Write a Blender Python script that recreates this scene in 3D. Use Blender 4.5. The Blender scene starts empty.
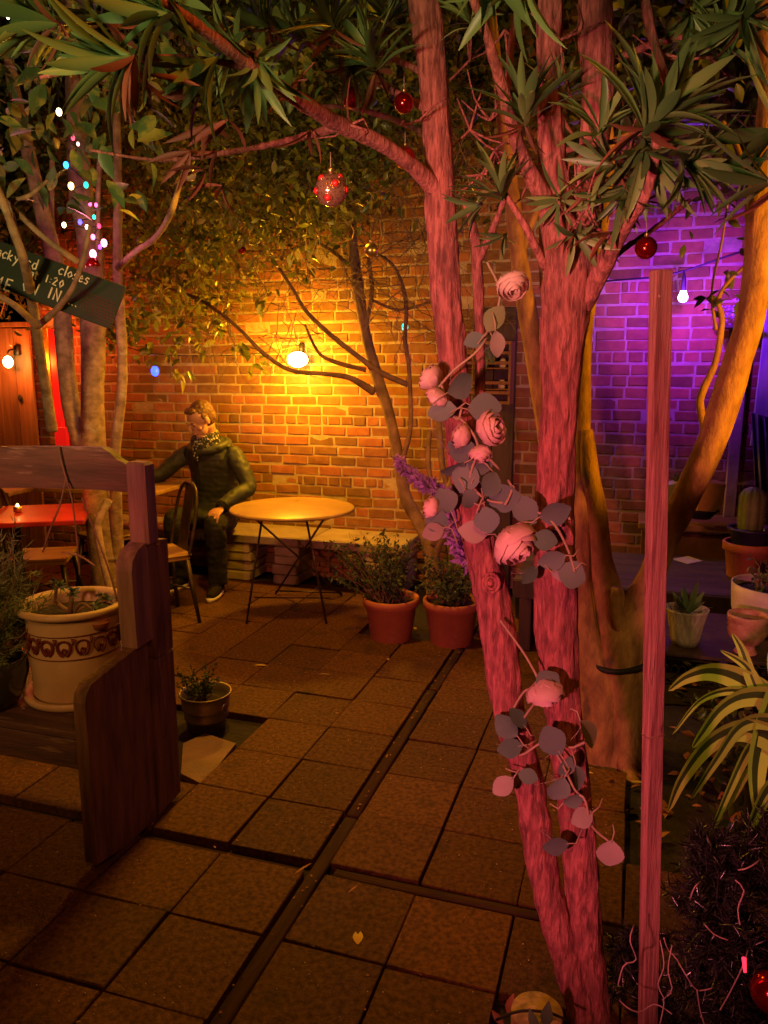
import bpy, math, random
import numpy as np
from mathutils import Vector, Matrix, noise
random.seed(7); rng = np.random.default_rng(7)
PI = math.pi
scene = bpy.context.scene
COL = scene.collection
# ------------------------------------------------------------------ camera
T = .305                                   # paving slab size, metres
YAW, PITCH, FPX = math.radians(-17.965), math.radians(10.5), 774.
CAM = np.array([2.848*T, -6.905*T, 5.21*T])
cy, sy, cp, sp = math.cos(YAW), math.sin(YAW), math.cos(PITCH), math.sin(PITCH)
FW = np.array([sy*cp, cy*cp, -sp]); RT = np.array([cy, -sy, 0.]); UP = np.cross(RT, FW)
cam = bpy.data.cameras.new('camera'); camo = bpy.data.objects.new('camera', cam); COL.objects.link(camo)
cam.sensor_fit = 'VERTICAL'; cam.sensor_height = 36; cam.lens = 36*FPX/1024; cam.clip_start = .05; cam.clip_end = 300
camo.location = CAM; camo.rotation_euler = (PI/2-PITCH, 0, -YAW)
scene.camera = camo
# ------------------------------------------------------------------ night sky
w = bpy.data.worlds.new('World'); scene.world = w; w.use_nodes = True
nt = w.node_tree; bg = nt.nodes['Background']; sky = nt.nodes.new('ShaderNodeTexSky')
sky.sky_type = 'NISHITA'; sky.sun_disc = False; sky.sun_elevation = math.radians(-4); sky.sun_rotation = math.radians(200)
nt.links.new(sky.outputs[0], bg.inputs[0]); bg.inputs[1].default_value = .006
scene.view_settings.view_transform = 'Standard'; scene.view_settings.look = 'None'
scene.view_settings.exposure = 0; scene.view_settings.gamma = 1
scene.render.engine = 'CYCLES'
scene.cycles.use_denoising = True; scene.cycles.max_bounces = 5; scene.cycles.diffuse_bounces = 3
scene.cycles.sample_clamp_indirect = 4; scene.cycles.caustics_reflective = False; scene.cycles.caustics_refractive = False
# ------------------------------------------------------------------ lamps of the courtyard and added fill lights
def lamp(kind, name, loc, power, col, size=.05, aim=None, cone=60, blend=.5):
    l = bpy.data.lights.new(name, kind); l.energy = power; l.color = col
    if kind == 'AREA': l.size = size
    else: l.shadow_soft_size = size
    if kind == 'SPOT': l.spot_size = math.radians(cone); l.spot_blend = blend
    o = bpy.data.objects.new(name, l); COL.objects.link(o); o.location = loc
    if aim is not None: o.rotation_euler = (Vector(aim)-Vector(loc)).to_track_quat('-Z', 'Y').to_euler()
    return o
YEL = (1, .43, .010); RED = (1, .18, .235); PUR = (.26, .018, .95)
lamp('POINT', 'wall_lamp_light', (-1.535, 3.0, 1.65), 84, YEL, .06)
lamp('SPOT', 'red_flood_light', (.15, -2.85, 1.30), 265, RED, .05, (.62, -.3, 1.16), 54, .6)
lamp('SPOT', 'red_flood_light', (-.9, -2.2, 1.75), 100, (1, .14, .19), .05, (-1.05, .2, 1.40), 32, .6)
lamp('SPOT', 'side_lamp_light', (2.1, .45, 1.75), 125, (1, .40, .006), .06, (.85, 1.15, 2.02), 78, .35)
lamp('SPOT', 'plant_fill_light', (1.75, -.75, 1.9), 40, (1, .60, .20), .05, (1.38, .55, .50), 42, .6)  # added fill for the spider plant and right-hand pots
lamp('SPOT', 'canopy_light', (.2, -2.9, 1.5), 120, (1, .76, .34), .12, (.35, .1, 2.85), 54, .7)
lamp('SPOT', 'canopy_light', (-.5, -1.9, 1.6), 150, (1, .68, .24), .12, (-1.5, .8, 2.35), 60, .7)  # second spot, added to brighten chalkboard and left leaves
lamp('SPOT', 'patio_fill_light', (-.85, 1.3, 2.7), 160, (1, .45, .016), .12, (-.95, 1.5, 0), 125, .7)  # added down spot without a fixture, brightens floor, tables and pots
lamp('SPOT', 'floor_fill_light', (.9, -1.9, 2.6), 44, (1, .29, .035), .10, (-.4, .3, .3), 80, .9)  # added warm fill for paving and pew end panel
lamp('SPOT', 'pot_fill_light', (-.9, -2.4, 1.9), 70, (1, .46, .12), .10, (-1.14, .0, .74), 34, .8)  # added fill for the patterned pot and conifer
lamp('SPOT', 'purple_bulb_light', (1.13, 2.72, 2.06), 78, PUR, .04, (1.12, 3.4, 1.98), 122, .8)  # violet spot added before the bulb, keeps its colour on the wall
lamp('POINT', 'purple_bulb_light', (1.09, 3.05, 1.985), 9, PUR, .03)
lamp('POINT', 'orange_lamp_light', (-4.102, 3.03, 1.643), 15, (1, .20, .02), .03)
lamp('POINT', 'red_strip_light', (-3.55, 3.1, 1.95), 16, (1, .08, .01), .05)  # red light added beside the made-up glowing strip
lamp('POINT', 'fairy_light_glow', (-1.9, 1.2, 2.15), 7, (1, .22, .38), .04)
lamp('POINT', 'candle_glow', (-2.35, 1.45, .95), 1.6, (1, .12, .02), .03)
# ------------------------------------------------------------------ picking helpers: a pixel of the photo to a place in the yard
def ray(x, y): return FW + RT*(x-384)/FPX - UP*(y-512)/FPX
def G(x, y, z=0.):
    r = ray(x, y); return CAM + r*((z-CAM[2])/r[2])
def YP(x, y, Y):
    r = ray(x, y); return CAM + r*((Y-CAM[1])/r[1])
def XP(x, y, X):
    r = ray(x, y); return CAM + r*((X-CAM[0])/r[0])
def DP(x, y, d): return CAM + ray(x, y)*d
# ------------------------------------------------------------------ materials
MATS = {}
def mat(name, c1, c2=None, scale=8, rough=.7, bump=.0, bscale=40, stretch=(1, 1, 1), var=0., metal=0., spec=.5,
        trans=0., emit=0., ramp=(.35, .65), c3=None, s3=3, r3=(.55, .7), coat=0., rvar=0., huevar=0., detail=6, dist=0.):
    if name in MATS: return MATS[name]
    m = bpy.data.materials.new(name); m.use_nodes = True; MATS[name] = m
    n = m.node_tree.nodes; L = m.node_tree.links; p = n['Principled BSDF']; out = n['Material Output']
    tc = n.new('ShaderNodeTexCoord'); mp = n.new('ShaderNodeMapping'); L.new(tc.outputs['Object'], mp.inputs[0])
    mp.inputs['Scale'].default_value = stretch
    def noi(s, d=detail, r=.6):
        t = n.new('ShaderNodeTexNoise'); t.inputs['Scale'].default_value = s; t.inputs['Detail'].default_value = d
        t.inputs['Roughness'].default_value = r; t.inputs['Distortion'].default_value = dist
        L.new(mp.outputs[0], t.inputs['Vector']); return t
    def rgb(c):
        q = n.new('ShaderNodeRGB'); q.outputs[0].default_value = (*c, 1); return q.outputs[0]
    def mapr(src, a, b, lo=0., hi=1.):
        q = n.new('ShaderNodeMapRange'); q.inputs[1].default_value = a; q.inputs[2].default_value = b
        q.inputs[3].default_value = lo; q.inputs[4].default_value = hi; L.new(src, q.inputs[0]); return q.outputs[0]
    def mix(f, a, b, bt='MIX'):
        q = n.new('ShaderNodeMix'); q.data_type = 'RGBA'; q.blend_type = bt
        if isinstance(f, float): q.inputs[0].default_value = f
        else: L.new(f, q.inputs[0])
        L.new(a, q.inputs[6]); L.new(b, q.inputs[7]); return q.outputs[2]
    col = rgb(c1)
    n1 = noi(scale)
    if c2 is not None: col = mix(mapr(n1.outputs[0], *ramp), col, rgb(c2))
    if c3 is not None: col = mix(mapr(noi(s3, 4).outputs[0], *r3), col, rgb(c3))
    if var > 0 or huevar > 0:
        at = n.new('ShaderNodeAttribute'); at.attribute_name = 'var'
        hs = n.new('ShaderNodeHueSaturation'); L.new(col, hs.inputs['Color'])
        L.new(mapr(at.outputs['Fac'], 0, 1, 1-var, 1+var), hs.inputs['Value'])
        if huevar: L.new(mapr(at.outputs['Fac'], 0, 1, .5+huevar, .5-huevar), hs.inputs['Hue'])
        col = hs.outputs[0]
    L.new(col, p.inputs['Base Color'])
    if rvar: L.new(mapr(n1.outputs[0], .3, .7, rough-rvar, rough+rvar), p.inputs['Roughness'])
    else: p.inputs['Roughness'].default_value = rough
    p.inputs['Metallic'].default_value = metal; p.inputs['Specular IOR Level'].default_value = spec
    p.inputs['Coat Weight'].default_value = coat
    if bump > 0:
        b = n.new('ShaderNodeBump'); b.inputs['Strength'].default_value = 1; b.inputs['Distance'].default_value = bump
        L.new(noi(bscale, 5, .65).outputs[0], b.inputs['Height']); L.new(b.outputs[0], p.inputs['Normal'])
    if emit > 0:
        p.inputs['Emission Color'].default_value = (*c1, 1); p.inputs['Emission Strength'].default_value = emit
    if trans > 0:
        tr = n.new('ShaderNodeBsdfTranslucent'); L.new(col, tr.inputs[0]); ms = n.new('ShaderNodeMixShader')
        ms.inputs[0].default_value = trans; L.new(p.outputs[0], ms.inputs[1]); L.new(tr.outputs[0], ms.inputs[2])
        L.new(ms.outputs[0], out.inputs['Surface'])
    return m
def glow(name, c, s, tiny=True):
    if name in MATS: return MATS[name]
    m = mat(name, c, emit=s, rough=.3)
    if tiny: m.cycles.emission_sampling = 'NONE'
    return m
M_BRICK = mat('old_brick', (.235, .092, .032), (.33, .145, .05), 11, .85, .004, 48, var=.34, huevar=.015, c3=(.30, .20, .12), s3=5, r3=(.64, .82))
M_MORT = mat('lime_mortar', (.50, .38, .25), (.38, .28, .18), 14, .95, .005, 55)
M_SLAB = mat('concrete_paver', (.160, .066, .016), (.062, .024, .006), 60, .66, .0045, 140, var=.22, rvar=.10, spec=.22, ramp=(.36, .64), c3=(.04, .022, .010), s3=7, r3=(.56, .78), detail=8)
M_SPECK = mat('pale_grit', (.75, .62, .42), rough=.8)
M_SOIL = mat('damp_soil', (.03, .019, .011), (.012, .008, .005), 20, .85, .01, 45)
M_STRIP = mat('worn_timber_strip', (.075, .038, .016), (.035, .018, .009), 9, .85, .004, 40, spec=.15, stretch=(3, .4, 1))
M_STRIPX = mat('worn_timber_cross_strip', (.075, .038, .016), (.035, .018, .009), 9, .85, .004, 40, spec=.15, stretch=(.4, 3, 1))
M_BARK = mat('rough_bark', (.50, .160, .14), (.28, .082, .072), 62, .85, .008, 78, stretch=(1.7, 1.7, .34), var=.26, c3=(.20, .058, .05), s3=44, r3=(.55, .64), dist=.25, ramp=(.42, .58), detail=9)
M_BARK2 = mat('smooth_tan_bark', (.50, .26, .08), (.24, .11, .04), 12, .78, .007, 34, stretch=(2, 2, .8), var=.2, c3=(.12, .08, .05), s3=6, r3=(.62, .74))
M_BARK3 = mat('pale_speckled_bark', (.42, .27, .17), (.20, .125, .075), 13, .8, .006, 34, stretch=(1.3, 1.3, 1.6), var=.2, c3=(.42, .35, .27), s3=8, r3=(.58, .7))
M_TWIG = mat('brown_twig', (.27, .155, .08), (.15, .085, .045), 12, .8, .002, 50, var=.3)
M_PEW = mat('weathered_pew_paint', (.25, .125, .055), (.10, .05, .024), 11, .55, .005, 26, stretch=(2.6, 2.6, .35), c3=(.30, .19, .13), s3=9, r3=(.60, .72), rvar=.12)
M_PEWX = mat('weathered_pew_paint_rail', (.15, .075, .05), (.06, .032, .022), 7, .55, .005, 26, stretch=(.3, 2.6, 2.6), c3=(.32, .20, .14), s3=9, r3=(.60, .72), rvar=.12)
M_PEWP = mat('weathered_pew_post', (.36, .20, .16), (.18, .10, .08), 8, .7, .004, 30, stretch=(3, 3, .3))
M_LATH = mat('rough_sawn_lath', (.58, .26, .215), (.24, .08, .068), 9, .8, .004, 30, stretch=(8, 8, .30), dist=1.3, c3=(.14, .05, .04), s3=12, r3=(.62, .70))
M_PLANK = mat('cedar_plank', (.34, .16, .06), (.20, .085, .032), 5, .6, .003, 30, stretch=(4, 4, .3), var=.25, dist=1.)
M_DARKWOOD = mat('dark_stained_timber', (.07, .035, .028), (.03, .017, .014), 7, .6, .003, 30, stretch=(4, 4, .4))
M_TABLE = mat('oiled_table_wood', (.42, .24, .09), (.26, .13, .05), 6, .38, .001, 60, stretch=(.6, 3, 1), c3=(.15, .08, .03), s3=9, r3=(.64, .72))
M_REDT = mat('glossy_red_tabletop', (.55, .03, .015), (.40, .02, .01), 8, .3, coat=.3)
M_RUST = mat('gunmetal_chair_steel', (.10, .07, .045), (.05, .032, .02), 14, .42, .001, 60, metal=.7)
M_IRON = mat('black_iron', (.03, .025, .02), (.015, .012, .01), 10, .5, .001, 60, metal=.5)
M_STONE = mat('pale_bench_stone', (.42, .33, .22), (.28, .21, .13), 5, .75, .006, 22, c3=(.18, .13, .08), s3=4, r3=(.56, .7), var=.2)
M_TERRA = mat('terracotta', (.52, .17, .065), (.38, .115, .045), 6, .7, .0015, 60, c3=(.50, .30, .20), s3=5, r3=(.62, .8))
M_DTERRA = mat('old_dark_terracotta', (.25, .10, .05), (.15, .06, .03), 6, .7, .0015, 60)
M_CREAM = mat('cream_glazed_clay', (.62, .44, .26), (.48, .31, .17), 5, .5, .001, 50, c3=(.34, .2, .1), s3=6, r3=(.62, .8))
M_MAROON = mat('maroon_slip_paint', (.13, .02, .012), rough=.5)
M_WHITE = mat('off_white_ceramic', (.72, .66, .58), (.52, .45, .37), 6, .4, .001, 30)
M_CARVED = mat('carved_white_pot', (.70, .62, .54), (.36, .30, .25), 5, .6, .012, 16, stretch=(3, 3, .5), dist=2)
M_PINKC = mat('crackled_pink_glaze', (.66, .36, .26), (.42, .17, .11), 26, .4, .002, 60, c3=(.12, .05, .04), s3=7, r3=(.68, .76))
M_ZINC = mat('galvanised_tin', (.42, .34, .24), (.26, .2, .14), 9, .42, .001, 40, metal=.8)
M_FLAG = mat('broken_flagstone', (.30, .17, .11), (.18, .10, .07), 6, .7, .006, 24)
M_LEAFD = mat('dark_glossy_leaf', (.085, .115, .022), (.13, .145, .03), 5, .32, var=.5, huevar=.03, trans=.32, spec=.5)
M_LEAFY = mat('ivy_yellow_green_leaf', (.09, .12, .02), (.14, .15, .03), 5, .38, var=.55, huevar=.03, trans=.40)
M_WHORL = mat('whorled_long_leaf', (.125, .235, .075), (.19, .27, .08), 6, .42, var=.4, huevar=.025, trans=.18)
M_WHORLD = mat('dead_hanging_leaf', (.26, .08, .04), (.16, .055, .03), 6, .6, var=.4, trans=.2)
M_BIGLEAF = mat('variegated_broad_leaf', (.09, .18, .07), (.40, .38, .08), 9, .4, var=.3, trans=.3, ramp=(.50, .62))
M_EUC = mat('dusty_eucalyptus_leaf', (.13, .20, .165), (.17, .225, .18), 9, .75, var=.34, huevar=.02, bump=.001, bscale=60, trans=.12)
M_EUCP = mat('pale_eucalyptus_leaf', (.40, .33, .27), (.30, .26, .22), 9, .75, var=.2, bump=.001, bscale=60, trans=.12)
M_STEM = mat('pale_plastic_stem', (.48, .36, .22), (.34, .24, .14), 12, .6)
M_ROSE = mat('blush_rose_petal', (.88, .56, .50), (.90, .66, .56), 9, .7, var=.16, trans=.25)
M_LAV = mat('lilac_flower_spike', (.55, .30, .70), (.40, .20, .55), 14, .7, var=.3, trans=.2)
M_FERN = mat('small_olive_leaf', (.07, .10, .035), (.045, .07, .025), 8, .6, var=.5, trans=.25)
M_CONIF = mat('soft_grey_green_needle', (.24, .30, .12), (.17, .23, .09), 8, .7, var=.4, trans=.25)
M_SUCC = mat('succulent_green', (.12, .19, .09), (.09, .14, .06), 8, .5, var=.3)
M_CACT = mat('cactus_green', (.17, .23, .04), (.10, .15, .03), 9, .6, .002, 50)
M_TINS = mat('black_tinsel', (.10, .10, .085), (.02, .02, .017), 60, .24, var=.7, metal=.5, spec=.7)
M_WIRE = mat('pink_white_wire', (.50, .30, .27), rough=.45)
M_RBALL = mat('red_bauble', (.45, .01, .012), (.3, .006, .008), 60, .16, metal=.8, coat=.6)
M_RGLIT = mat('red_glitter_bauble', (.55, .012, .02), (.2, .004, .006), 160, .4, .003, 190, metal=.6)
M_GOLD = mat('brass', (.62, .42, .16), rough=.3, metal=.9)
M_MIRR = mat('pink_gold_mosaic', (.70, .36, .20), (.45, .16, .10), 40, .2, metal=.75, var=.5)
M_THREAD = mat('grey_thread', (.4, .33, .28), rough=.7)
M_BOARD = mat('green_chalkboard', (.030, .048, .034), (.020, .032, .024), 6, .6, .001, 60, c3=(.05, .035, .03), s3=4, r3=(.6, .8))
M_CHALK = mat('chalk_letters', (.88, .80, .70), rough=.9)
M_REDHATCH = mat('red_chalk_scribble', (.16, .035, .03), rough=.9)
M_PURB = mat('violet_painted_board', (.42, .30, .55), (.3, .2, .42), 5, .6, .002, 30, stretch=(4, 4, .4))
M_TRIM = mat('peeling_white_trim', (.50, .38, .28), (.32, .22, .15), 8, .7, .003, 30)
M_CORR = mat('dark_corrugated_sheet', (.06, .05, .075), (.04, .035, .05), 8, .45, metal=.3)
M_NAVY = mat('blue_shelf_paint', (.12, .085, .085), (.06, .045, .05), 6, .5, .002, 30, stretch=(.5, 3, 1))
M_PAPER = mat('paper_card', (.62, .52, .5), rough=.8)
M_YCAN = mat('yellow_planter_tin', (.62, .42, .06), (.45, .28, .04), 7, .5, .001, 40)
M_SPID = mat('spider_leaf_edge', (.46, .60, .10), (.38, .52, .08), 6, .4, var=.25, trans=.25)
M_SPIDC = mat('spider_leaf_centre', (.06, .09, .03), (.05, .08, .025), 6, .4, var=.25, trans=.2)
M_BLACK = mat('matte_black', (.012, .011, .010), rough=.7)
M_RED = mat('red_plastic', (.5, .02, .015), rough=.4)
M_DEAD = mat('fallen_yellow_leaf', (.85, .62, .08), (.7, .42, .05), 14, .6, trans=.2)
M_DEADR = mat('fallen_brown_leaf', (.35, .13, .05), rough=.6)
# ------------------------------------------------------------------ mesh builder
class MB:
    def __init__(s): s.V = []; s.F = []; s.A = []; s.n = 0; s.groups = []
    def add(s, V, F, var=None):
        V = np.asarray(V, float); s.V.append(V)
        F = np.asarray(F, dtype=int); s.F.append(F+s.n)
        if var is None: var = random.random()
        s.A.append(np.full(len(V), var) if np.isscalar(var) else np.asarray(var)); s.n += len(V); return s
    def build(s, name, m, parent=None, smooth=True, origin=None, local=False, mods=None):
        V = np.concatenate(s.V); A = np.concatenate(s.A)
        loops = np.concatenate([f.ravel() for f in s.F]); sizes = np.concatenate([np.full(len(f), f.shape[1]) for f in s.F])
        me = bpy.data.meshes.new(name)
        off = np.zeros(3)
        if not local:
            if parent is not None:
                r = parent
                while r.parent: r = r.parent
                off = np.array(r.location)
            else:
                off = np.array([(V[:, 0].min()+V[:, 0].max())/2, (V[:, 1].min()+V[:, 1].max())/2, V[:, 2].min()]) if origin is None else np.array(origin, float)
        me.vertices.add(len(V)); me.vertices.foreach_set('co', (V-off).ravel())
        me.loops.add(len(loops)); me.loops.foreach_set('vertex_index', loops)
        me.polygons.add(len(sizes)); st = np.concatenate([[0], np.cumsum(sizes)[:-1]]); me.polygons.foreach_set('loop_start', st)
        me.polygons.foreach_set('loop_total', sizes)
        me.update(calc_edges=True); me.validate()
        me.polygons.foreach_set('use_smooth', np.full(len(me.polygons), smooth))
        at = me.attributes.new('var', 'FLOAT', 'POINT'); at.data.foreach_set('value', A.astype(np.float32))
        me.materials.append(m); me.update()
        o = bpy.data.objects.new(name, me); COL.objects.link(o)
        if parent is not None: o.parent = parent
        elif not local: o.location = off
        return o
    # ---- shapes
    def box(s, c, size, rz=0, bev=.004, R=None, var=None, jit=0):
        hx, hy, hz = [d/2 for d in size]; b = min(bev, hx*.9, hy*.9, hz*.9); V = []
        idx = {}
        for sx in (-1, 1):
            for sy_ in (-1, 1):
                for sz in (-1, 1):
                    for a in range(3):
                        q = [sx*(hx-b), sy_*(hy-b), sz*(hz-b)]; q[a] = (sx*hx, sy_*hy, sz*hz)[a]
                        idx[(sx, sy_, sz, a)] = len(V); V.append(q)
        Q = []; Tt = []
        for a in range(3):
            o1, o2 = [(1, 2), (2, 0), (0, 1)][a]
            for sg in (-1, 1):
                r = []
                for (p, q) in ((-1, -1), (1, -1), (1, 1), (-1, 1)):
                    k = [0, 0, 0]; k[a] = sg; k[o1] = p; k[o2] = q; r.append(idx[(*k, a)])
                Q.append(r if sg > 0 else r[::-1])
        for a in range(3):                       # edges along axis a
            o1, o2 = [(1, 2), (2, 0), (0, 1)][a]
            for p in (-1, 1):
                for q in (-1, 1):
                    k0 = [0, 0, 0]; k0[a] = -1; k0[o1] = p; k0[o2] = q; k1 = list(k0); k1[a] = 1
                    r = [idx[(*k0, o1)], idx[(*k1, o1)], idx[(*k1, o2)], idx[(*k0, o2)]]
                    Q.append(r if p*q < 0 else r[::-1])
        for sx in (-1, 1):
            for sy_ in (-1, 1):
                for sz in (-1, 1):
                    r = [idx[(sx, sy_, sz, a)] for a in range(3)]
                    Tt.append(r if sx*sy_*sz > 0 else r[::-1])
        V = np.array(V)
        if jit: V = V+rng.normal(0, jit, V.shape)
        if R is None:
            c_, s_ = math.cos(rz), math.sin(rz); R = np.array([[c_, -s_, 0], [s_, c_, 0], [0, 0, 1]])
        V = V@np.asarray(R).T+np.asarray(c)
        if var is None: var = random.random()
        n0 = s.n; s.V.append(V); s.A.append(np.full(len(V), var)); s.n += len(V)
        s.F.append(np.array(Q)+n0); s.F.append(np.array(Tt)+n0); return s
    def bar(s, a, b, w_, t_, bev=.002, roll=0):
        a = Vector(a); b = Vector(b); d = b-a; q = d.to_track_quat('Z', 'Y').to_matrix()@Matrix.Rotation(roll, 3, 'Z')
        return s.box((a+b)/2, (w_, t_, d.length), R=np.array(q), bev=bev)
    def tube(s, pts, rad, n=10, step=None, bump=0., bfreq=14., lump=0., caps=True, var=None, flat=1.):
        P = np.array([list(p) for p in pts], float); Rr = np.array(rad if hasattr(rad, '__len__') else [rad]*len(P), float)
        if step:
            seg = np.linalg.norm(np.diff(P, axis=0), axis=1); t = np.concatenate([[0], np.cumsum(seg)])
            m = max(3, int(t[-1]/step)); tt = np.linspace(0, t[-1], m)
            Q = []
            for x in tt:
                i = min(max(np.searchsorted(t, x)-1, 0), len(P)-2); u = (x-t[i])/max(t[i+1]-t[i], 1e-9)
                p0 = P[max(i-1, 0)]; p1 = P[i]; p2 = P[i+1]; p3 = P[min(i+2, len(P)-1)]
                Q.append(.5*((2*p1)+(-p0+p2)*u+(2*p0-5*p1+4*p2-p3)*u*u+(-p0+3*p1-3*p2+p3)*u**3))
            Rr = np.interp(tt, t, Rr); P = np.array(Q)
        m = len(P); tan = np.gradient(P, axis=0); tan /= np.linalg.norm(tan, axis=1)[:, None]+1e-12
        u = np.cross(tan[0], [0, 1, 0.1]); u /= np.linalg.norm(u); V = np.zeros((m, n, 3)); al = np.arange(n)*2*PI/n
        vr = np.zeros((m, n)); base = random.random() if var is None else var
        for i in range(m):
            u = u-tan[i]*(u@tan[i]); u /= np.linalg.norm(u); v = np.cross(tan[i], u)
            for j in range(n):
                d = u*math.cos(al[j])+v*math.sin(al[j])*flat; r = Rr[i]
                if bump or lump:
                    q = P[i]+d*Rr[i]
                    h = noise.noise((q[0]*bfreq*2.2, q[1]*bfreq*2.2, q[2]*bfreq*.45))+.5*noise.noise((q[0]*bfreq*5, q[1]*bfreq*5, q[2]*bfreq*1.1))
                    r = r*(1+lump*noise.noise((q[0]*5, q[1]*5, q[2]*3.)))+bump*h
                    vr[i, j] = .5+.6*h
                V[i, j] = P[i]+d*r
        ii = np.arange(m-1)[:, None]*n; jj = np.arange(n)[None]; j2 = (jj+1) % n
        F = np.stack([ii+jj, ii+j2, ii+n+j2, ii+n+jj], -1).reshape(-1, 4)
        VV = V.reshape(-1, 3); va = vr.ravel() if bump else np.full(m*n, base)
        n0 = s.n; s.add(VV, F, np.clip(va, 0, 1))
        if caps:
            s.V.append(np.array([P[0], P[-1]])); s.A.append(np.full(2, base)); k = s.n; s.n += 2
            j = np.arange(n); s.F.append(np.stack([np.full(n, k), n0+(j+1) % n, n0+j], 1))
            e = n0+(m-1)*n; s.F.append(np.stack([np.full(n, k+1), e+j, e+(j+1) % n], 1))
        return s
    def lathe(s, prof, c=(0, 0, 0), n=32, var=None, sx=1., sy_=1., wob=0.):
        prof = np.array(prof, float); m = len(prof); al = np.arange(n)*2*PI/n
        V = np.zeros((m, n, 3)); k = 1+wob*np.array([noise.noise((math.cos(a)*2, math.sin(a)*2, 3.3)) for a in al])
        V[:, :, 0] = prof[:, 0, None]*np.cos(al)*k*sx; V[:, :, 1] = prof[:, 0, None]*np.sin(al)*k*sy_; V[:, :, 2] = prof[:, 1, None]
        ii = np.arange(m-1)[:, None]*n; jj = np.arange(n)[None]; j2 = (jj+1) % n
        F = np.stack([ii+jj, ii+j2, ii+n+j2, ii+n+jj], -1).reshape(-1, 4)
        return s.add(V.reshape(-1, 3)+np.array(c), F, var)
    def ball(s, c, r, n=16, sc=(1, 1, 1), R=None, var=None):
        m = n//2+1; V = []
        for i in range(m):
            t = PI*i/(m-1)
            for j in range(n):
                a = 2*PI*j/n; V.append((max(math.sin(t), 1e-4)*math.cos(a)*r*sc[0], max(math.sin(t), 1e-4)*math.sin(a)*r*sc[1], -math.cos(t)*r*sc[2]))
        V = np.array(V)
        if R is not None: V = V@np.asarray(R).T
        ii = np.arange(m-1)[:, None]*n; jj = np.arange(n)[None]; j2 = (jj+1) % n
        F = np.stack([ii+jj, ii+j2, ii+n+j2, ii+n+jj], -1).reshape(-1, 4)
        return s.add(V+np.asarray(c), F, var)
    def prism(s, poly, axis, a, b):
        # poly: list of 2D points (the two other axes in order), extruded along axis from a to b; fan caps need a star-shaped outline
        poly = np.array(poly, float); k = len(poly); o = [i for i in range(3) if i != axis]
        def lay(t):
            q = np.zeros((k, 3)); q[:, o[0]] = poly[:, 0]; q[:, o[1]] = poly[:, 1]; q[:, axis] = t; return q
        cc = poly.mean(0); ce = np.zeros((2, 3)); ce[:, o[0]] = cc[0]; ce[:, o[1]] = cc[1]; ce[0, axis] = a; ce[1, axis] = b
        n0 = s.n; V = np.concatenate([lay(a), lay(b), ce]); s.V.append(V); s.A.append(np.full(len(V), random.random())); s.n += len(V)
        j = np.arange(k); j2 = (j+1) % k
        s.F.append(np.stack([j, j2, k+j2, k+j], 1)+n0)
        s.F.append(np.concatenate([np.stack([np.full(k, 2*k), j2, j], 1), np.stack([np.full(k, 2*k+1), k+j, k+j2], 1)])+n0); return s
    def scatter(s, tmpl, pos, dirs, ups, scl, var=None):
        # place a leaf template (V,F lists; x = width, y = length, z = up) many times
        TV, TF = tmpl; TV = np.array(TV, float); pos = np.asarray(pos, float); N = len(pos)
        d = np.asarray(dirs, float); d = d/(np.linalg.norm(d, axis=1)[:, None]+1e-9)
        u = np.asarray(ups, float); x = np.cross(d, u); x /= np.linalg.norm(x, axis=1)[:, None]+1e-9; z = np.cross(x, d)
        scl = np.asarray(scl, float)
        if scl.ndim == 1: scl = np.stack([scl, scl, scl], 1)
        V = (TV[None, :, 0:1]*scl[:, None, 0:1])*x[:, None]+(TV[None, :, 1:2]*scl[:, None, 1:2])*d[:, None]+(TV[None, :, 2:3]*scl[:, None, 2:3])*z[:, None]+pos[:, None]
        k = len(TV); va = rng.random(N) if var is None else np.asarray(var)
        n0 = s.n; s.V.append(V.reshape(-1, 3)); s.A.append(np.repeat(va, k)); s.n += N*k
        for fs in TF:
            f = np.array(fs); s.F.append((f[None]+(np.arange(N)*k)[:, None, None]).reshape(-1, f.shape[1])+n0)
        return s
def leaf_t(prof, droop=.15, fold=.12, n=None):
    # prof: half widths along the length 0..1
    k = len(prof); V = []
    for i, w_ in enumerate(prof):
        t = i/(k-1); z = -droop*t*t
        V += [(-w_, t, z+fold*w_), (0, t, z), (w_, t, z+fold*w_)]
    F = []
    for i in range(k-1):
        a = 3*i; F += [[a, a+1, a+4, a+3], [a+1, a+2, a+5, a+4]]
    return V, [F]
L_LONG = leaf_t([.03, .075, .105, .115, .10, .065, .01], .22, .5)
L_OVAL = leaf_t([.03, .17, .24, .22, .13, .01], .18, .35)
L_IVY = leaf_t([.04, .22, .27, .16, .01], .12, .3)
L_ROUND = leaf_t([.04, .28, .40, .45, .40, .27, .06], .08, .18)
L_NEED = leaf_t([.05, .05, .01], .2, .5)
L_STRAP = leaf_t([.035, .045, .05, .05, .05, .045, .04, .03, .02, .004], .0, .4)
def rdir(n, zb=0., zs=1.):
    d = rng.normal(size=(n, 3)); d[:, 2] = d[:, 2]*zs+zb; return d/np.linalg.norm(d, axis=1)[:, None]
# ------------------------------------------------------------------ tags
def tag(o, label=None, cat=None, group=None, kind=None):
    if label: o['label'] = label
    if cat: o['category'] = cat
    if group: o['group'] = group
    if kind: o['kind'] = kind
    return o
def thing(name, loc, label, cat, group=None, rz=0):
    o = bpy.data.objects.new(name, None); COL.objects.link(o); o.location = loc; o.rotation_euler = (0, 0, rz)
    o.empty_display_size = .05; return tag(o, label, cat, group)
def copy_tree(o, parent=None):
    c = o.copy(); COL.objects.link(c); c.parent = parent
    for ch in list(o.children): copy_tree(ch, c)
    return c
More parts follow.
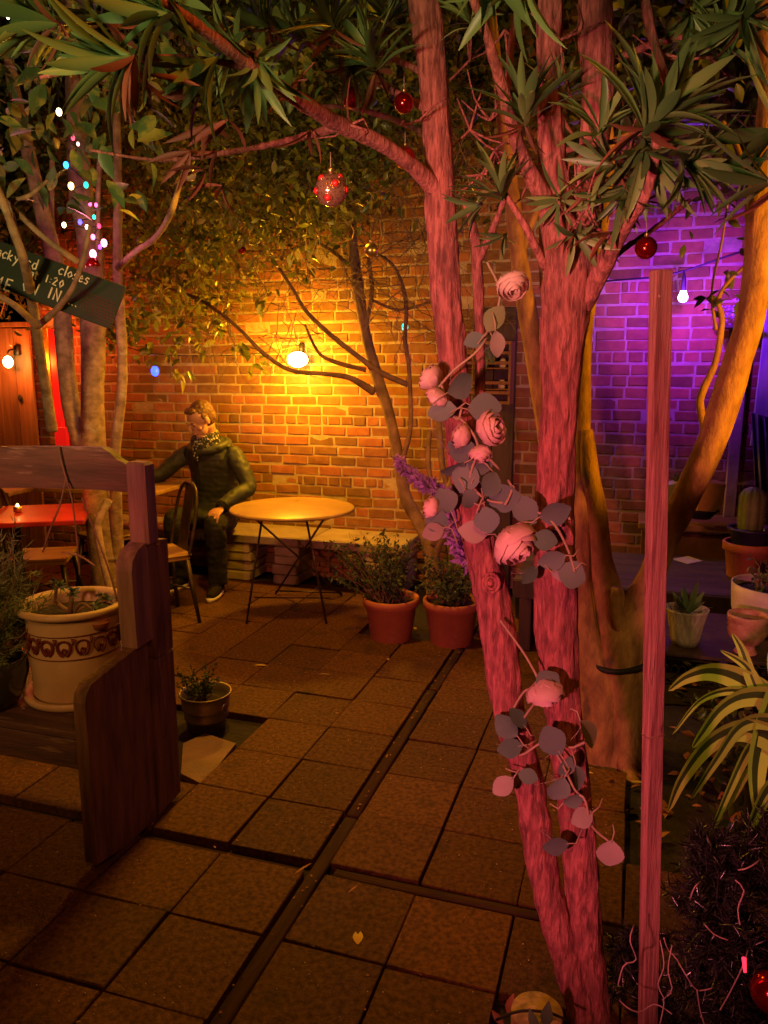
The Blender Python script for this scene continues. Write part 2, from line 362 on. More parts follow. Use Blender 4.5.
# ================================================================== SETTING
b = MB(); g_ = 40
xs = np.linspace(-30, 30, 61); ys = np.linspace(-30, 30, 61)
XX, YY = np.meshgrid(xs, ys, indexing='ij'); i = np.arange(60)[:, None]*61; j = np.arange(60)[None]
b.add(np.stack([XX.ravel(), YY.ravel(), np.full(XX.size, -.034)], 1), np.stack([i+j, i+61+j, i+62+j, i+1+j], -1).reshape(-1, 4))
tag(b.build('ground', M_SOIL, origin=(0, 0, -.034)), kind='structure')
WU, WV = .21*T, .175*T
def slab_ok(cx, cy_, side, k):
    if side < 0 and k in (1, 2) and -1.2 < cx < -.67 and .3 < cy_ < .93: return False      # missing pavers by the pew
    if cx > .60 and cy_ > 1.05: return False                                              # planting bed
    if .60 < cx < .95 and -.75 < cy_ < -.30: return False                                 # tree pit
    if cx > 1.0 and cy_ > .2: return False
    if -.65 < cx < .15 and cy_ > 2.28: return False                                       # bed by the terracotta pots
    return True
b = MB(); sp_ = []
for k in range(0, 9):
    for side in (1, -1):
        for q in range(-11, 11):
            x0 = k*T if side > 0 else -WU-(k+1)*T; y0 = q*T if q >= 0 else q*T-WV
            cx, cy_ = x0+T/2, y0+T/2
            if cy_ > 3.0: continue
            if not slab_ok(cx, cy_, side, q): continue
            tx, ty = rng.normal(0, .005, 2); rz = rng.normal(0, .006)
            R = np.array((Matrix.Rotation(rz, 3, 'Z')@Matrix.Rotation(tx, 3, 'X')@Matrix.Rotation(ty, 3, 'Y')))
            b.box((cx+rng.normal(0, .0015), cy_+rng.normal(0, .0015), -.022+rng.normal(0, .0018)), (T-.006, T-.006, .044), R=R, bev=.0025, jit=.0007)
            for _ in range(26):
                sp_.append((cx+rng.uniform(-.14, .14), cy_+rng.uniform(-.14, .14), .0012))
for k in range(9, 17):
    for q in range(-11, 11):
        x0 = -WU-(k+1)*T; y0 = q*T if q >= 0 else q*T-WV
        if y0+T/2 < 3.0: b.box((x0+T/2, y0+T/2, -.022+rng.normal(0, .0018)), (T-.009, T-.009, .044), bev=.005)
tag(b.build('paving', M_SLAB, smooth=False, origin=(0, 0, 0)), kind='structure')
b = MB()
for p in sp_:
    r_ = .0007+.0022*rng.random()**3; b.ball(p, r_, 5, (1, 1, .5))
tag(b.build('grit', M_SPECK, origin=(0, 0, 0)), kind='stuff')
b = MB(); y = -3.4
while y < 3.2:
    l_ = rng.uniform(.8, 1.5)
    if not (-.42 < y < -.25): b.box((-WU/2+rng.normal(0, .003), y+l_/2, -.0185), (WU-.016, l_-.01, .034), rz=rng.normal(0, .002), bev=.006)
    y += l_
tag(b.build('paving_strip', M_STRIP, origin=(0, 0, 0)), kind='structure')
b = MB(); x = .02
while x < 2.3:
    l_ = rng.uniform(.7, 1.1); b.box((x+l_/2, -WV/2, -.0165), (l_-.01, WV-.014, .030), rz=rng.normal(0, .003), bev=.006); x += l_
x = -.09
while x > -3:
    l_ = rng.uniform(.5, .9); b.box((x-l_/2, -WV/2-.004, -.028), (l_-.01, WV-.03, .02), rz=rng.normal(0, .003), bev=.005); x -= l_
tag(b.build('paving_cross_strip', M_STRIPX, origin=(0, 0, 0)), kind='structure')
# ---- brick wall, every brick modelled
WY = 3.4
def brick_wall(name, x0, x1, z1, Y, label, sgn=-1):
    root = thing(name, ((x0+x1)/2, Y, 0), label, 'wall')
    b = MB(); ch = .077; row = 0; z = .01
    while z < z1:
        hd = row % 6 == 3; L_ = .102 if hd else .203; x = x0-rng.uniform(0, L_)*.3-(L_/2 if row % 2 else 0)
        drift = rng.normal(0, .0015); ph = rng.uniform(0, 6)
        while x < x1:
            l_ = L_*rng.uniform(.93, 1.05) if rng.random() > .07 else L_*.5
            a0, a1 = max(x, x0), min(x+l_, x1)
            if a1-a0 > .04:
                h = .064*rng.uniform(.94, 1.04); j_ = rng.normal(0, .0014)
                if rng.random() < .03: j_ -= sgn*.006
                bx = ((a0+a1)/2, Y-sgn*.045+sgn*(-j_), z+.032+drift+.003*math.sin(a0*1.7+ph))
                b.box(bx, (a1-a0-.013, .09, h), R=np.array(Matrix.Rotation(rng.normal(0, .010), 3, 'Y')), bev=.0045, jit=.0016)
            x += l_
        z += ch; row += 1
    b.build('brickwork', M_BRICK, root, smooth=False)
    m = MB(); nx = int((x1-x0)/.03); nz = int(z1/.03); xs = np.linspace(x0, x1, nx); zs = np.linspace(0, z1, nz)
    XX, ZZ = np.meshgrid(xs, zs, indexing='ij')
    Yv = np.array([[noise.noise((a*9, c*9, 1.)) for c in zs] for a in xs])*.0022+Y-sgn*.0050
    V = np.stack([XX.ravel(), Yv.ravel(), ZZ.ravel()], 1); i = np.arange(nx-1)[:, None]*nz; j = np.arange(nz-1)[None]
    m.add(V, np.stack([i+j, i+nz+j, i+nz+1+j, i+1+j], -1).reshape(-1, 4)); m.box(((x0+x1)/2, Y-sgn*.07, z1/2), (x1-x0, .09, z1-.01))
    m.build('mortar', M_MORT, root); return root
brick_wall('brick_wall', -4.10, 2.6, 4.0, WY, 'old brick courtyard wall lit yellow behind the seated person and violet at its right')
# ---- timber gate / fences
def board_fence(name, a, bb, z1, label, cat, m, bw=.15, top=True):
    a = Vector((*a, 0)); bb = Vector((*bb, 0)); d = bb-a; n = max(1, int(d.length/bw)); rz = math.atan2(d.y, d.x)
    root = thing(name, (a+bb)/2, label, cat)
    p = MB()
    for k in range(n):
        c = a+d*((k+.5)/n); p.box((c.x, c.y, z1/2+rng.normal(0, .004)), (d.length/n-.006, .022+rng.uniform(0, .004), z1-.02), rz=rz, bev=.003)
    p.build('plank', m, root, smooth=False); nrm = Vector((-d.y, d.x, 0)).normalized()
    for zz in (.35, z1-.3):
        q = MB(); c = (a+bb)/2+nrm*.036; q.box((c.x, c.y, zz), (d.length-.02, .035, .09), rz=rz); q.build('rail', M_DARKWOOD, root, smooth=False)
    if top:
        q = MB(); c = (a+bb)/2; q.box((c.x, c.y, z1+.022), (d.length+.02, .09, .04), rz=rz); q.build('coping', m, root, smooth=False)
    return root
gt = board_fence('timber_gate', (-5.2, 3.3), (-4.00, 3.3), 1.93, 'tall cedar plank gate beside the left end of the brick wall', 'gate', M_PLANK, .17)
k = MB(); k.ball(YP(20, 398, 3.27), .022, 12, (1, .5, 1.4)); k.build('knot', M_BLACK, gt)
board_fence('board_fence', (-5.25, -4), (-5.25, 3.28), 2.6, 'dark board fence closing the left side of the yard', 'fence', M_DARKWOOD)
board_fence('board_fence', (2.62, -4), (2.62, 3.35), 2.6, 'dark board fence closing the right side of the yard', 'fence', M_DARKWOOD)
# ---- stone bench along the wall
be = thing('stone_bench', (-1.7, 3.15, 0), 'low pale stone bench with a thick slab seat along the brick wall', 'bench')
x = -3.3; first = True
for x0, x1 in ((-3.3, -2.25), (-2.245, -1.35), (-1.345, -.62)):
    b = MB(); b.box(((x0+x1)/2, 3.165, .335), (x1-x0-.004, .43, .07), bev=.010, jit=.002); b.build('slab', M_STONE, be, smooth=False)
for xa in (-3.15, -2.0, -1.55, -.78):
    b = MB()
    for r_ in range(4):
        wd = .30 if xa != -1.55 else .2
        b.box((xa+rng.normal(0, .008), 3.15+rng.normal(0, .006), .037+r_*.074), (wd, .34, .070), bev=.010, jit=.003, rz=rng.normal(0, .02))
    b.build('pier', M_STONE, be, smooth=False)
b = MB()
for r_ in range(7):
    for q in range(14):
        b.box((-3.2+q*.19+(r_ % 2)*.09, 3.31, .022+r_*.041), (.182, .1, .037), bev=.005, jit=.0015)
b.build('infill_brick', M_BRICK, be, smooth=False)
# ================================================================== LAMPS ON THE WALLS
t = thing('wall_lamp', (-1.563, 3.39, 1.60), 'glowing yellow bulb lamp fixed high on the brick wall above the round table', 'lamp')
b = MB(); b.box((-1.563, 3.378, 1.745), (.04, .035, .07), bev=.01); b.build('bracket', M_IRON, t)
b = MB(); b.lathe([(.001, .0), (.05, 0), (.055, .01), (.055, .03), (.001, .05)], (0, 0, 0), 24); V_ = b.V[0]; b.V[0] = np.stack([V_[:, 0]-1.563, 3.365-V_[:, 2], V_[:, 1]*.72+1.655], 1); b.build('base_plate', M_IRON, t)
b = MB(); b.ball((-1.563, 3.30, 1.655), 1, 20, (.082, .055, .058)); b.build('glass_globe', glow('lit_yellow_glass', (1, .66, .12), 40), t)
b = MB()
for x_ in (-.05, .0, .05): b.tube([(-1.563+x_, 3.34, 1.72), (-1.563+x_, 3.235+abs(x_)*.3, 1.655), (-1.563+x_, 3.34, 1.59)], .003, 6, .02)
b.build('wire_guard', M_IRON, t)
t = thing('wall_lamp', (-4.122, 3.28, 1.558), 'small glowing orange bulb lamp on the cedar gate at the left edge', 'lamp')
b = MB(); b.box((-4.122, 3.27, 1.738), (.06, .03, .08), bev=.006); b.build('bracket', M_IRON, t)
b = MB(); b.tube([(-4.122, 3.26, 1.748), (-4.122, 3.18, 1.738), (-4.122, 3.16, 1.698)], .008, 6, .02); b.build('arm', M_IRON, t)
b = MB(); b.ball((-4.122, 3.16, 1.643), .040, 14, (1, 1, 1.25)); b.build('bulb', glow('lit_orange_bulb', (1, .62, .20), 22), t)
# purple festoon bulb and its cable
cpts = [YP(540, 293, 3.15), YP(600, 282, 3.12), YP(655, 277, 3.1), YP(684, 271, 3.1), YP(722, 258, 3.05), YP(768, 243, 2.95), YP(860, 215, 2.8)]
t = thing('festoon_cable', tuple(cpts[3]), 'black cable with one violet-lit bulb strung in front of the brick wall at right', 'string light')
b = MB(); b.tube(cpts, .006, 6, .05); b.build('cable', M_BLACK, t)
pb = YP(683, 297, 3.1); sc_ = YP(684, 280, 3.1)
b = MB(); b.tube([YP(684, 271, 3.1), sc_, pb+np.array([0, 0, .035])], [.006, .013, .016], 10); b.build('socket', M_BLACK, t)
b = MB(); b.lathe([(.002, .04), (.016, .036), (.019, .024), (.028, .004), (.028, -.010), (.019, -.026), (.002, -.032)], pb, 16); b.build('bulb', glow('lit_violet_bulb', (.80, .42, 1), 26), t)
# ================================================================== PEW
pw = thing('wooden_pew', (-1.5, .1, 0), 'weathered old pew with a tall slatted end panel and a potted plant on its seat', 'bench')
XP0, XP1 = -.735, -.69
b = MB()
def board(poly, x0=XP0, x1=XP1): MB.prism(b, poly, 0, x0, x1)
board([(-.27, .03), (-.27, .575), (-.262, .605), (-.235, .628), (-.115, .645), (-.115, .0)])
board([(-.112, .0), (-.112, .646), (-.03, .655), (-.008, .662), (.062, .668), (.062, .0)], XP0, XP1-.003)
board([(.065, .005), (.065, .585), (.205, .585), (.205, .02)], XP0, XP1+.003)
b.build('end_panel', M_PEW, pw, smooth=False)
b = MB(); b.prism([(-.012, .664), (-.018, .93), (-.010, .965), (.02, .995), (.065, 1.012), (.075, .98), (.078, .670)], 0, XP0-.008, XP1+.010)
b.build('arm_post', M_PEWP, pw, smooth=False)
b = MB(); b.prism([(.080, .670), (.080, .985), (.10, 1.0), (.165, .985), (.168, .588), (.10, .588)], 0, XP0, XP1+.002)
b.prism([(.171, .588), (.171, 1.00), (.212, .995), (.212, .588)], 0, XP0+.004, XP1-.002)
b.build('back_stile', M_PEW, pw, smooth=False)
b = MB(); b.box((-.722, .12, 1.135), (.075, .075, .29), bev=.010, jit=.001); b.build('rail_post', M_PEWP, pw, smooth=False)
b = MB(); Yr = .12
top = [(p[0], p[2]) for p in (YP(-330, 452, Yr), YP(-100, 447, Yr), YP(40, 446, Yr), YP(105, 447, Yr), YP(113, 452, Yr), YP(120, 459, Yr), YP(128, 463, Yr), YP(137, 470, Yr))]
bot = [(p[0], p[2]) for p in (YP(137, 492, Yr), YP(100, 489, Yr), YP(40, 487, Yr), YP(-100, 488, Yr), YP(-330, 493, Yr))]
n = 8; tv = np.interp(np.linspace(0, 1, 60), np.linspace(0, 1, n), [p[0] for p in top]); xs = np.sort(np.concatenate([np.linspace(top[0][0], top[-1][0], 60), [p[0] for p in top]]))
tz = np.interp(xs, [p[0] for p in top], [p[1] for p in top]); bz = np.interp(xs, [p[0] for p in bot[::-1]], [p[1] for p in bot[::-1]])
V = []; m_ = len(xs)
for yy in (Yr-.018, Yr+.018):
    for a, c, d in zip(xs, bz, tz): V += [(a, yy, c), (a, yy, d)]
F = []
for q in range(m_-1):
    a = 2*q; F += [[a, a+2, a+3, a+1], [2*m_+a+1, 2*m_+a+3, 2*m_+a+2, 2*m_+a], [a+1, a+3, 2*m_+a+3, 2*m_+a+1], [2*m_+a, 2*m_+a+2, a+2, a]]
F.append([2*m_-2, 4*m_-2, 4*m_-1, 2*m_-1]); b.add(V, F); b.build('top_rail', M_PEWX, pw, smooth=False)
b = MB(); b.box((-1.85, .0, .437), (2.22, .46, .026), bev=.004); b.build('seat', M_PEWX, pw, smooth=False)
b = MB(); b.box((-1.85, -.215, .37), (2.20, .022, .10), bev=.004); b.build('seat_apron', M_PEWX, pw, smooth=False)
b = MB()
board([(-.27, .03), (-.27, .575), (-.235, .628), (.20, .66), (.205, .0)], -3.0, -2.955); b.build('end_panel', M_PEW, pw, smooth=False)
t = thing('dry_vine', tuple(YP(62, 447, .09)), 'thin dry thorny vine hanging over the pew top rail at left', 'vine')
for L_ in [[(58, 445), (61, 460), (66, 478), (72, 500), (76, 530), (80, 575)], [(66, 478), (60, 505), (50, 530), (43, 552)], [(82, 498), (90, 520), (100, 545), (112, 580), (122, 620)], [(62, 552), (80, 556), (95, 566)]]:
    b = MB(); P = [YP(x_, y_, .088 if y_ < 495 else .07) for x_, y_ in L_]; b.tube(P, .0035, 5, .02, lump=.4)
    for q in range(14):
        k = rng.integers(0, len(P)-1); u = rng.random(); p = P[k]*(1-u)+P[k+1]*u; b.tube([p, p+rdir(1)[0]*.012], [.0022, .0003], 4, caps=False)
    b.build('vine_stem', M_TWIG, t)
# decorated pot on the pew
pot = thing('patterned_pot', (-.965, .03, .45), 'cream clay pot with a maroon loop band and saucer on the pew seat', 'plant pot')
PC = np.array((-.965, .03, .451))
b = MB(); b.lathe([(.001, 0), (.165, 0), (.178, .012), (.182, .032), (.176, .034), (.15, .024)], PC, 48); b.build('saucer', M_CREAM, pot)
b = MB(); b.lathe([(.001, .014), (.140, .014), (.148, .03), (.152, .20), (.158, .30), (.162, .318), (.180, .322), (.187, .331), (.186, .340), (.176, .345), (.160, .342), (.150, .33), (.146, .28)], PC, 56); b.build('pot_body', M_CREAM, pot)
b = MB()
NB = 17
for q in range(NB):
    a0 = 2*PI*q/NB
    def on(u, z): a = a0+u/.155; r_ = .1555+.004*(z-.2)/.08+.0012; return (PC[0]+r_*math.cos(a), PC[1]+r_*math.sin(a), PC[2]+z)
    ring = [on(.020*math.sin(s_)*(1-.25*math.cos(s_)), .222-.026*math.cos(s_)) for s_ in np.linspace(.25, 2*PI-.25, 16)]
    b.tube(ring, .0058, 6, caps=False, flat=.4); b.tube([on(.006*math.sin(s_), .212-.010*math.cos(s_)) for s_ in np.linspace(0, 2*PI, 9)], .0050, 5, caps=False, flat=.4)
    b.tube([on(-.0285+.0007, .255), on(-.0285, .232)], [.0085, .001], 6, flat=.5)
for z_ in (.180, .262):
    b.tube([on(u, z_) for u in np.linspace(0, 2*PI*.155, 60)], .0022, 4, caps=False)
b.build('painted_band', M_MAROON, pot)
b = MB(); b.lathe([(.001, .30), (.08, .302), (.149, .296)], PC, 24, wob=.0); b.build('potting_soil', M_SOIL, pot)
# succulent in it
t = thing('leggy_succulent', tuple(PC+np.array((0, 0, .30))), 'leggy succulent with bare stems and small rosettes in the patterned pot', 'plant')
b = MB(); s0 = PC+np.array((.0, -.02, .30)); tips = []
for (px_, py_, Y_, r_) in ((57, 586, .02, .006), (72, 596, .0, .008), (95, 612, -.03, .005), (40, 640, -.02, .005), (107, 600, .05, .004)):
    e = YP(px_, py_, Y_); mid = (s0+e)/2+rng.normal(0, .015, 3); b.tube([s0+rng.normal(0, .02, 3)*[1, 1, 0], mid, e], [r_*1.3, r_, r_*.8], 7, .015, lump=.2); tips.append(e)
b.build('stem', M_TWIG, t)
for e in tips:
    b = MB()
    for lv in range(3):
        c = e+np.array((rng.normal(0, .012), rng.normal(0, .012), lv*.007)); d = rdir(9, .5); b.scatter(L_OVAL, np.repeat(c[None], 9, 0), d, rdir(9, 1), np.full(9, .026))
    b.build('rosette', M_SUCC, t)
t = thing('small_clay_dish', tuple(YP(100, 628, -.02)), 'tiny terracotta dish nested in the rim of the patterned pot', 'dish')
b = MB(); b.lathe([(.001, 0), (.022, 0), (.030, .02), (.032, .022), (.026, .018), (.001, .012)], t.location, 18); b.build('dish', M_TERRA, t)
# feathery conifer in the second pot on the pew
t = thing('feathery_conifer', (-1.19, -.15, .45), 'soft grey green feathery conifer in a dark glazed pot at the left edge', 'plant')
b = MB(); b.lathe([(.001, 0), (.085, 0), (.12, .05), (.135, .12), (.13, .17), (.12, .17), (.12, .13), (.001, .14)], (-1.19, -.15, .451), 32); b.build('glazed_pot', mat('dark_green_glaze', (.03, .03, .02), rough=.2, coat=.6), t)
b = MB(); bb_ = MB()
for q in range(70):
    s0 = np.array((-1.19, -.15, .60))+rng.normal(0, .03, 3); tg = np.array((-1.16+rng.normal(0, .085), -.15+rng.normal(0, .08), .83+rng.normal(0, .09)))
    e = tg; mid = (s0+e)/2+rng.normal(0, .02, 3); bb_.tube([s0, mid, e], [.003, .002, .001], 4, .03, caps=False)
    N = 120; tt = rng.uniform(.2, 1.05, N); P = s0+(e-s0)*tt[:, None]+rng.normal(0, .006, (N, 3)); d = rdir(N)+(e-s0)/np.linalg.norm(e-s0)*1.0
    b.scatter(L_NEED, P, d, rdir(N), rng.uniform(.022, .042, N))
b.build('needles', M_CONIF, t); bb_.build('stem', M_TWIG, t)
# ---- bucket plant and flagstone
B0 = G(193, 731); B0[2] = .0; B0 = np.array((-.93, .80, -.03))
t = thing('tin_bucket', tuple(B0), 'ribbed tin bucket with a leafy herb standing behind the pew end', 'bucket')
b = MB(); b.lathe([(.001, .0), (.082, 0), (.086, .005), (.094, .05), (.099, .055), (.0965, .060), (.103, .10), (.108, .105), (.1055, .11), (.112, .165), (.118, .168), (.118, .174), (.110, .172), (.104, .12)], B0, 40); b.build('bucket_body', M_ZINC, t)
for s_ in (0,):
    b = MB(); c = B0+np.array((.114, -.03, .13)); b.tube([c+np.array((0, .02*math.cos(a), .02*math.sin(a)-.012+.0)) for a in np.linspace(0, 2*PI, 14)], .003, 5, caps=False); b.build('ring_handle', M_ZINC, t)
b = MB(); b.lathe([(.001, .14), (.108, .135)], B0, 20); b.build('potting_soil', M_SOIL, t)
t = thing('potted_herb', tuple(B0+np.array((0, 0, .14))), 'small feathery green herb growing in the tin bucket', 'plant')
b = MB(); st = MB()
for q in range(26):
    s0 = B0+np.array((rng.normal(-.01, .02), rng.normal(0, .02), .13)); e = s0+np.array((rng.normal(0, .06), rng.normal(0, .05), rng.uniform(.06, .17)))
    st.tube([s0, (s0+e)/2+rng.normal(0, .008, 3), e], [.002, .0015, .001], 4, .03, caps=False)
    N = 22; tt = rng.uniform(.35, 1.05, N); b.scatter(L_OVAL, s0+(e-s0)*tt[:, None]+rng.normal(0, .005, (N, 3)), rdir(N, .2), rdir(N, 1), rng.uniform(.012, .022, N))
b.build('foliage', M_FERN, t); st.build('stem', M_TWIG, t)
b = MB(); fl = [G(*p)[:2] for p in ((181, 772), (203, 783), (236, 742), (205, 732), (183, 742))]
b.prism([tuple(p) for p in fl], 2, -.030, -.006); tag(b.build('flagstone', M_FLAG, smooth=False), 'broken reddish flagstone lying in the gap where pavers are missing', 'paving stone')
# ================================================================== ROUND TABLE
TC = np.array((-1.215, 2.40, 0)); TZ = .685
t = thing('bistro_table', tuple(TC), 'round folding bistro table with a yellow lit top and thin metal legs', 'table')
b = MB(); b.lathe([(.001, 0), (.385, 0), (.400, .004), (.404, .012), (.400, .021), (.39, .024), (.001, .025)], TC+np.array((0, 0, TZ)), 64); b.build('tabletop', mat('worn_mustard_top', (.50, .32, .12), (.38, .22, .08), 7, .35, .0008, 60, c3=(.2, .12, .05), s3=5, r3=(.64, .74)), t)
def fl_(px_, py_): p = G(px_, py_); p[2] = .004; return p
feet = [fl_(246.5, 624), fl_(326.6, 624), fl_(275.8, 594), fl_(342, 596)]
tops = [np.array(TC)+np.array(v) for v in ((.20, .16, TZ), (-.20, -.12, TZ), (-.22, .16, TZ), (.24, -.1, TZ))]
tops = [YP(343, 528, 2.55), YP(240, 528, 2.3), YP(318, 530, 2.25), YP(290, 530, 2.6)]
for fp, tp_ in ((feet[0], YP(263, 530, 2.2)), (feet[1], YP(306, 530, 2.25)), (feet[2], YP(330, 532, 2.5)), (feet[3], YP(245, 532, 2.35))):
    tp_[2] = TZ; b = MB(); b.tube([fp, tp_], .0075, 8); b.build('leg', M_RUST, t)
b = MB(); b.tube([feet[2]+[0, 0, .02], feet[3]+[0, 0, .02]], .006, 6); b.tube([feet[0]*.75+feet[2]*.25+[0, 0, .12], feet[1]*.75+feet[3]*.25+[0, 0, .12]], .005, 6); b.build('stretcher', M_RUST, t)
# ================================================================== CHAIRS AND TABLES AT LEFT
def steel_chair(loc, rz, label):
    # tall splat-back steel cafe chair, faces +x locally before turning
    t = thing('steel_chair', loc, label, 'chair', 'steel cafe chairs around the left tables', rz)
    b = MB(); b.box((0, 0, .443), (.36, .36, .018), bev=.008); b.box((0, 0, .425), (.34, .34, .03), bev=.006); b.build('seat', M_TABLE, t, local=True, smooth=False)
    for sx in (-1, 1):
        for s_ in (-1, 1):
            b = MB(); b.tube([(.15*sx, .15*s_, .43), (.20*sx, .20*s_, .0)], [.018, .012], 8); b.build('leg', M_RUST, t, local=True)
    b = MB(); b.tube([(-.16, -.17, .43), (-.20, -.18, .62), (-.235, -.15, .80), (-.245, -.07, .865), (-.247, 0, .872), (-.245, .07, .865), (-.235, .15, .80), (-.20, .18, .62), (-.16, .17, .43)], .011, 8, .03); b.build('back_frame', M_RUST, t, local=True)
    b = MB(); b.box((-.215, 0, .65), (.008, .15, .43), bev=.002, R=np.array(Matrix.Rotation(-.18, 3, 'Y'))); b.build('back_splat', M_RUST, t, local=True, smooth=False)
    for a, c in (((.17, -.17, .22), (-.17, .17, .22)), ((-.17, -.17, .22), (.17, .17, .22))):
        b = MB(); b.tube([a, (0, 0, .25), c], .007, 6, .05); b.build('cross_brace', M_RUST, t, local=True)
    return t
steel_chair((-1.98, 1.98, 0), math.radians(232), 'dark steel chair with its back turned, right in front of the seated person')
steel_chair((-2.62, 1.72, 0), math.radians(28), 'steel chair with a yellow lit seat seen behind the pew at the left edge')
steel_chair((-2.62, 2.42, 0), math.radians(-20), 'steel chair half hidden between the speckled tree and the pew post')
def cafe_table(name, loc, sz, rz, m, label, h=.74):
    t = thing(name, loc, label, 'table', None, rz)
    b = MB(); b.box((0, 0, h-.015), (sz[0], sz[1], .03), bev=.005); b.build('tabletop', m, t, local=True, smooth=False)
    b = MB(); b.tube([(0, 0, .03), (0, 0, h-.03)], .028, 12); b.build('column', M_IRON, t, local=True)
    b = MB()
    b.box((0, 0, .02), (.5, .06, .03), bev=.006); b.box((0, 0, .0215), (.06, .5, .03), bev=.006); b.build('base', M_IRON, t, local=True, smooth=False)
    return t
cafe_table('cafe_table', (-2.62, 1.52, 0), (.85, .60, .03), math.radians(32), M_REDT, 'square cafe table with a glossy red top behind the pew rail')
cafe_table('cafe_table', (-2.72, 2.62, 0), (.95, .60, .03), math.radians(5), M_TABLE, 'yellow lit wooden cafe table the seated person leans an arm on', .76)
cafe_table('cafe_table', (-3.6, 2.35, 0), (.7, .6, .03), math.radians(8), M_TABLE, 'far wooden cafe table beyond the red topped one', .75)
t = thing('tea_light', tuple(G(18, 512, .742)), 'small lit tea light on the red tabletop', 'candle')
b = MB(); b.lathe([(.001, 0), (.022, 0), (.026, .035), (.023, .035), (.020, .01), (.001, .01)], t.location, 16); b.build('glass_cup', M_GOLD, t)
b = MB(); b.ball(np.array(t.location)+[0, 0, .034], .010, 8, (1, 1, 2)); b.build('flame', glow('candle_flame', (1, .6, .2), 6), t)
# red strip by the gate, made-up glow put in for its red light
t = thing('red_glow_strip', (-3.86, 3.34, .95), 'tall narrow red strip with added glow and a gold edge between gate and brick wall', 'sign')
b = MB(); b.box((-3.80, 3.345, 1.50), (.065, .05, .82), bev=.004); b.build('panel', glow('red_glow_panel', (.75, .012, .008), .45, False), t, smooth=False)
b = MB(); b.box((-3.86, 3.345, 1.50), (.045, .055, .84), bev=.004); b.build('gold_edge', mat('gold_foil_edge', (.8, .45, .05), (.5, .2, .02), 60, .3, metal=.6), t, smooth=False)
b = MB(); b.box((-3.78, 3.33, .98), (.12, .04, .24), bev=.004); b.build('lower_panel', glow('red_glow_panel', (.75, .012, .008), .45, False), t, smooth=False)
# ---- chalkboard
s3 = 3.2
cA, cB, cC, cD = [DP(x_, y_, d_) for x_, y_, d_ in ((-70, 216, 3.3), (126, 287, 3.2), (117, 329, 3.2), (-75, 264, 3.3))]
ux = (cB-cA); Lx = np.linalg.norm(ux); ux /= Lx; uz = cB-cC; uz -= ux*(uz@ux); uz /= np.linalg.norm(uz); un = np.cross(ux, uz)
Hb = .186; ctr = cA+ux*Lx/2-uz*Hb/2; RB = np.stack([ux, un*-1, uz], 1)
t = thing('chalkboard_sign', tuple(ctr-uz*Hb/2), 'tilted green chalkboard with hand lettered closing time hanging in the left tree', 'sign')
b = MB(); b.box(ctr, (Lx, .018, Hb), R=RB, bev=.002); b.build('board', M_BOARD, t, smooth=False)
SGL = {  # single stroke letters on a 1 x 1.6 grid
 'b': [[(0, 1.6), (0, 0)], [(0, .8), (.6, .9), (.75, .45), (.5, 0), (0, .05)]], 'a': [[(.7, .9), (.3, .95), (0, .5), (.2, .05), (.6, .2), (.7, .9), (.75, 0)]],
 'c': [[(.75, .8), (.4, .95), (0, .5), (.3, 0), (.75, .15)]], 'k': [[(0, 1.5), (0, 0)], [(.6, .9), (.05, .4), (.65, 0)]], 'y': [[(0, .9), (.3, .35)], [(.75, .95), (.1, -.6)]],
 'r': [[(0, .9), (.05, 0)], [(.05, .6), (.35, .95), (.65, .8)]], 'd': [[(.7, 1.6), (.72, 0)], [(.7, .8), (.2, .9), (0, .4), (.3, 0), (.7, .2)]],
 'l': [[(.2, 1.6), (.2, 0)]], 'o': [[(.4, .95), (0, .5), (.35, 0), (.75, .45), (.4, .95)]], 's': [[(.7, .85), (.3, .95), (.1, .65), (.6, .35), (.45, 0), (0, .1)]],
 'e': [[(.05, .45), (.7, .55), (.45, .95), (0, .5), (.3, 0), (.75, .15)]], 't': [[(.3, 1.3), (.35, .05), (.6, 0)], [(0, .95), (.65, .95)]],
 '1': [[(.2, 1.3), (.25, 0)]], ':': [[(.2, .2), (.2, .28)], [(.2, .75), (.2, .83)]], '2': [[(0, 1.1), (.35, 1.35), (.65, 1.), (0, .05), (.75, .05)]],
 '0': [[(.4, 1.3), (0, .7), (.35, 0), (.75, .6), (.4, 1.3)]], 'C': [[(.8, 1.2), (.3, 1.35), (0, .7), (.3, 0), (.8, .15)]], 'O': [[(.45, 1.35), (0, .7), (.4, 0), (.85, .65), (.45, 1.35)]],
 'M': [[(0, 0), (.05, 1.35), (.45, .5), (.85, 1.35), (.9, 0)]], 'E': [[(.75, 1.35), (0, 1.35), (0, 0), (.75, 0)], [(0, .7), (.6, .7)]],
 'N': [[(0, 0), (0, 1.35), (.7, 0), (.7, 1.35)]], 'I': [[(.1, 1.35), (.1, 0)]], '.': [[(.1, .02), (.16, .08)]]}
def write(bm, text, x0, z0, h, adv, th):
    x = x0
    for ch in text:
        for st in SGL.get(ch, []):
            P = [ctr+ux*(x+p[0]*h*.62)+uz*(z0+p[1]*h*.66)+un*.0105*WS for p in st]
            bm.tube(P, th, 5, flat=1.)
        x += adv*(1.25 if ch in 'MON' else .62 if ch in 'lI1:.' else 1)
WS = 1 if un@(CAM-ctr) > 0 else -1
def loc2(px_, py_):
    r = ray(px_, py_); tt = ((ctr-CAM)@un)/(r@un); p = CAM+r*tt-ctr; return p@ux, p@uz
b = MB(); th = .0036
th = .0032
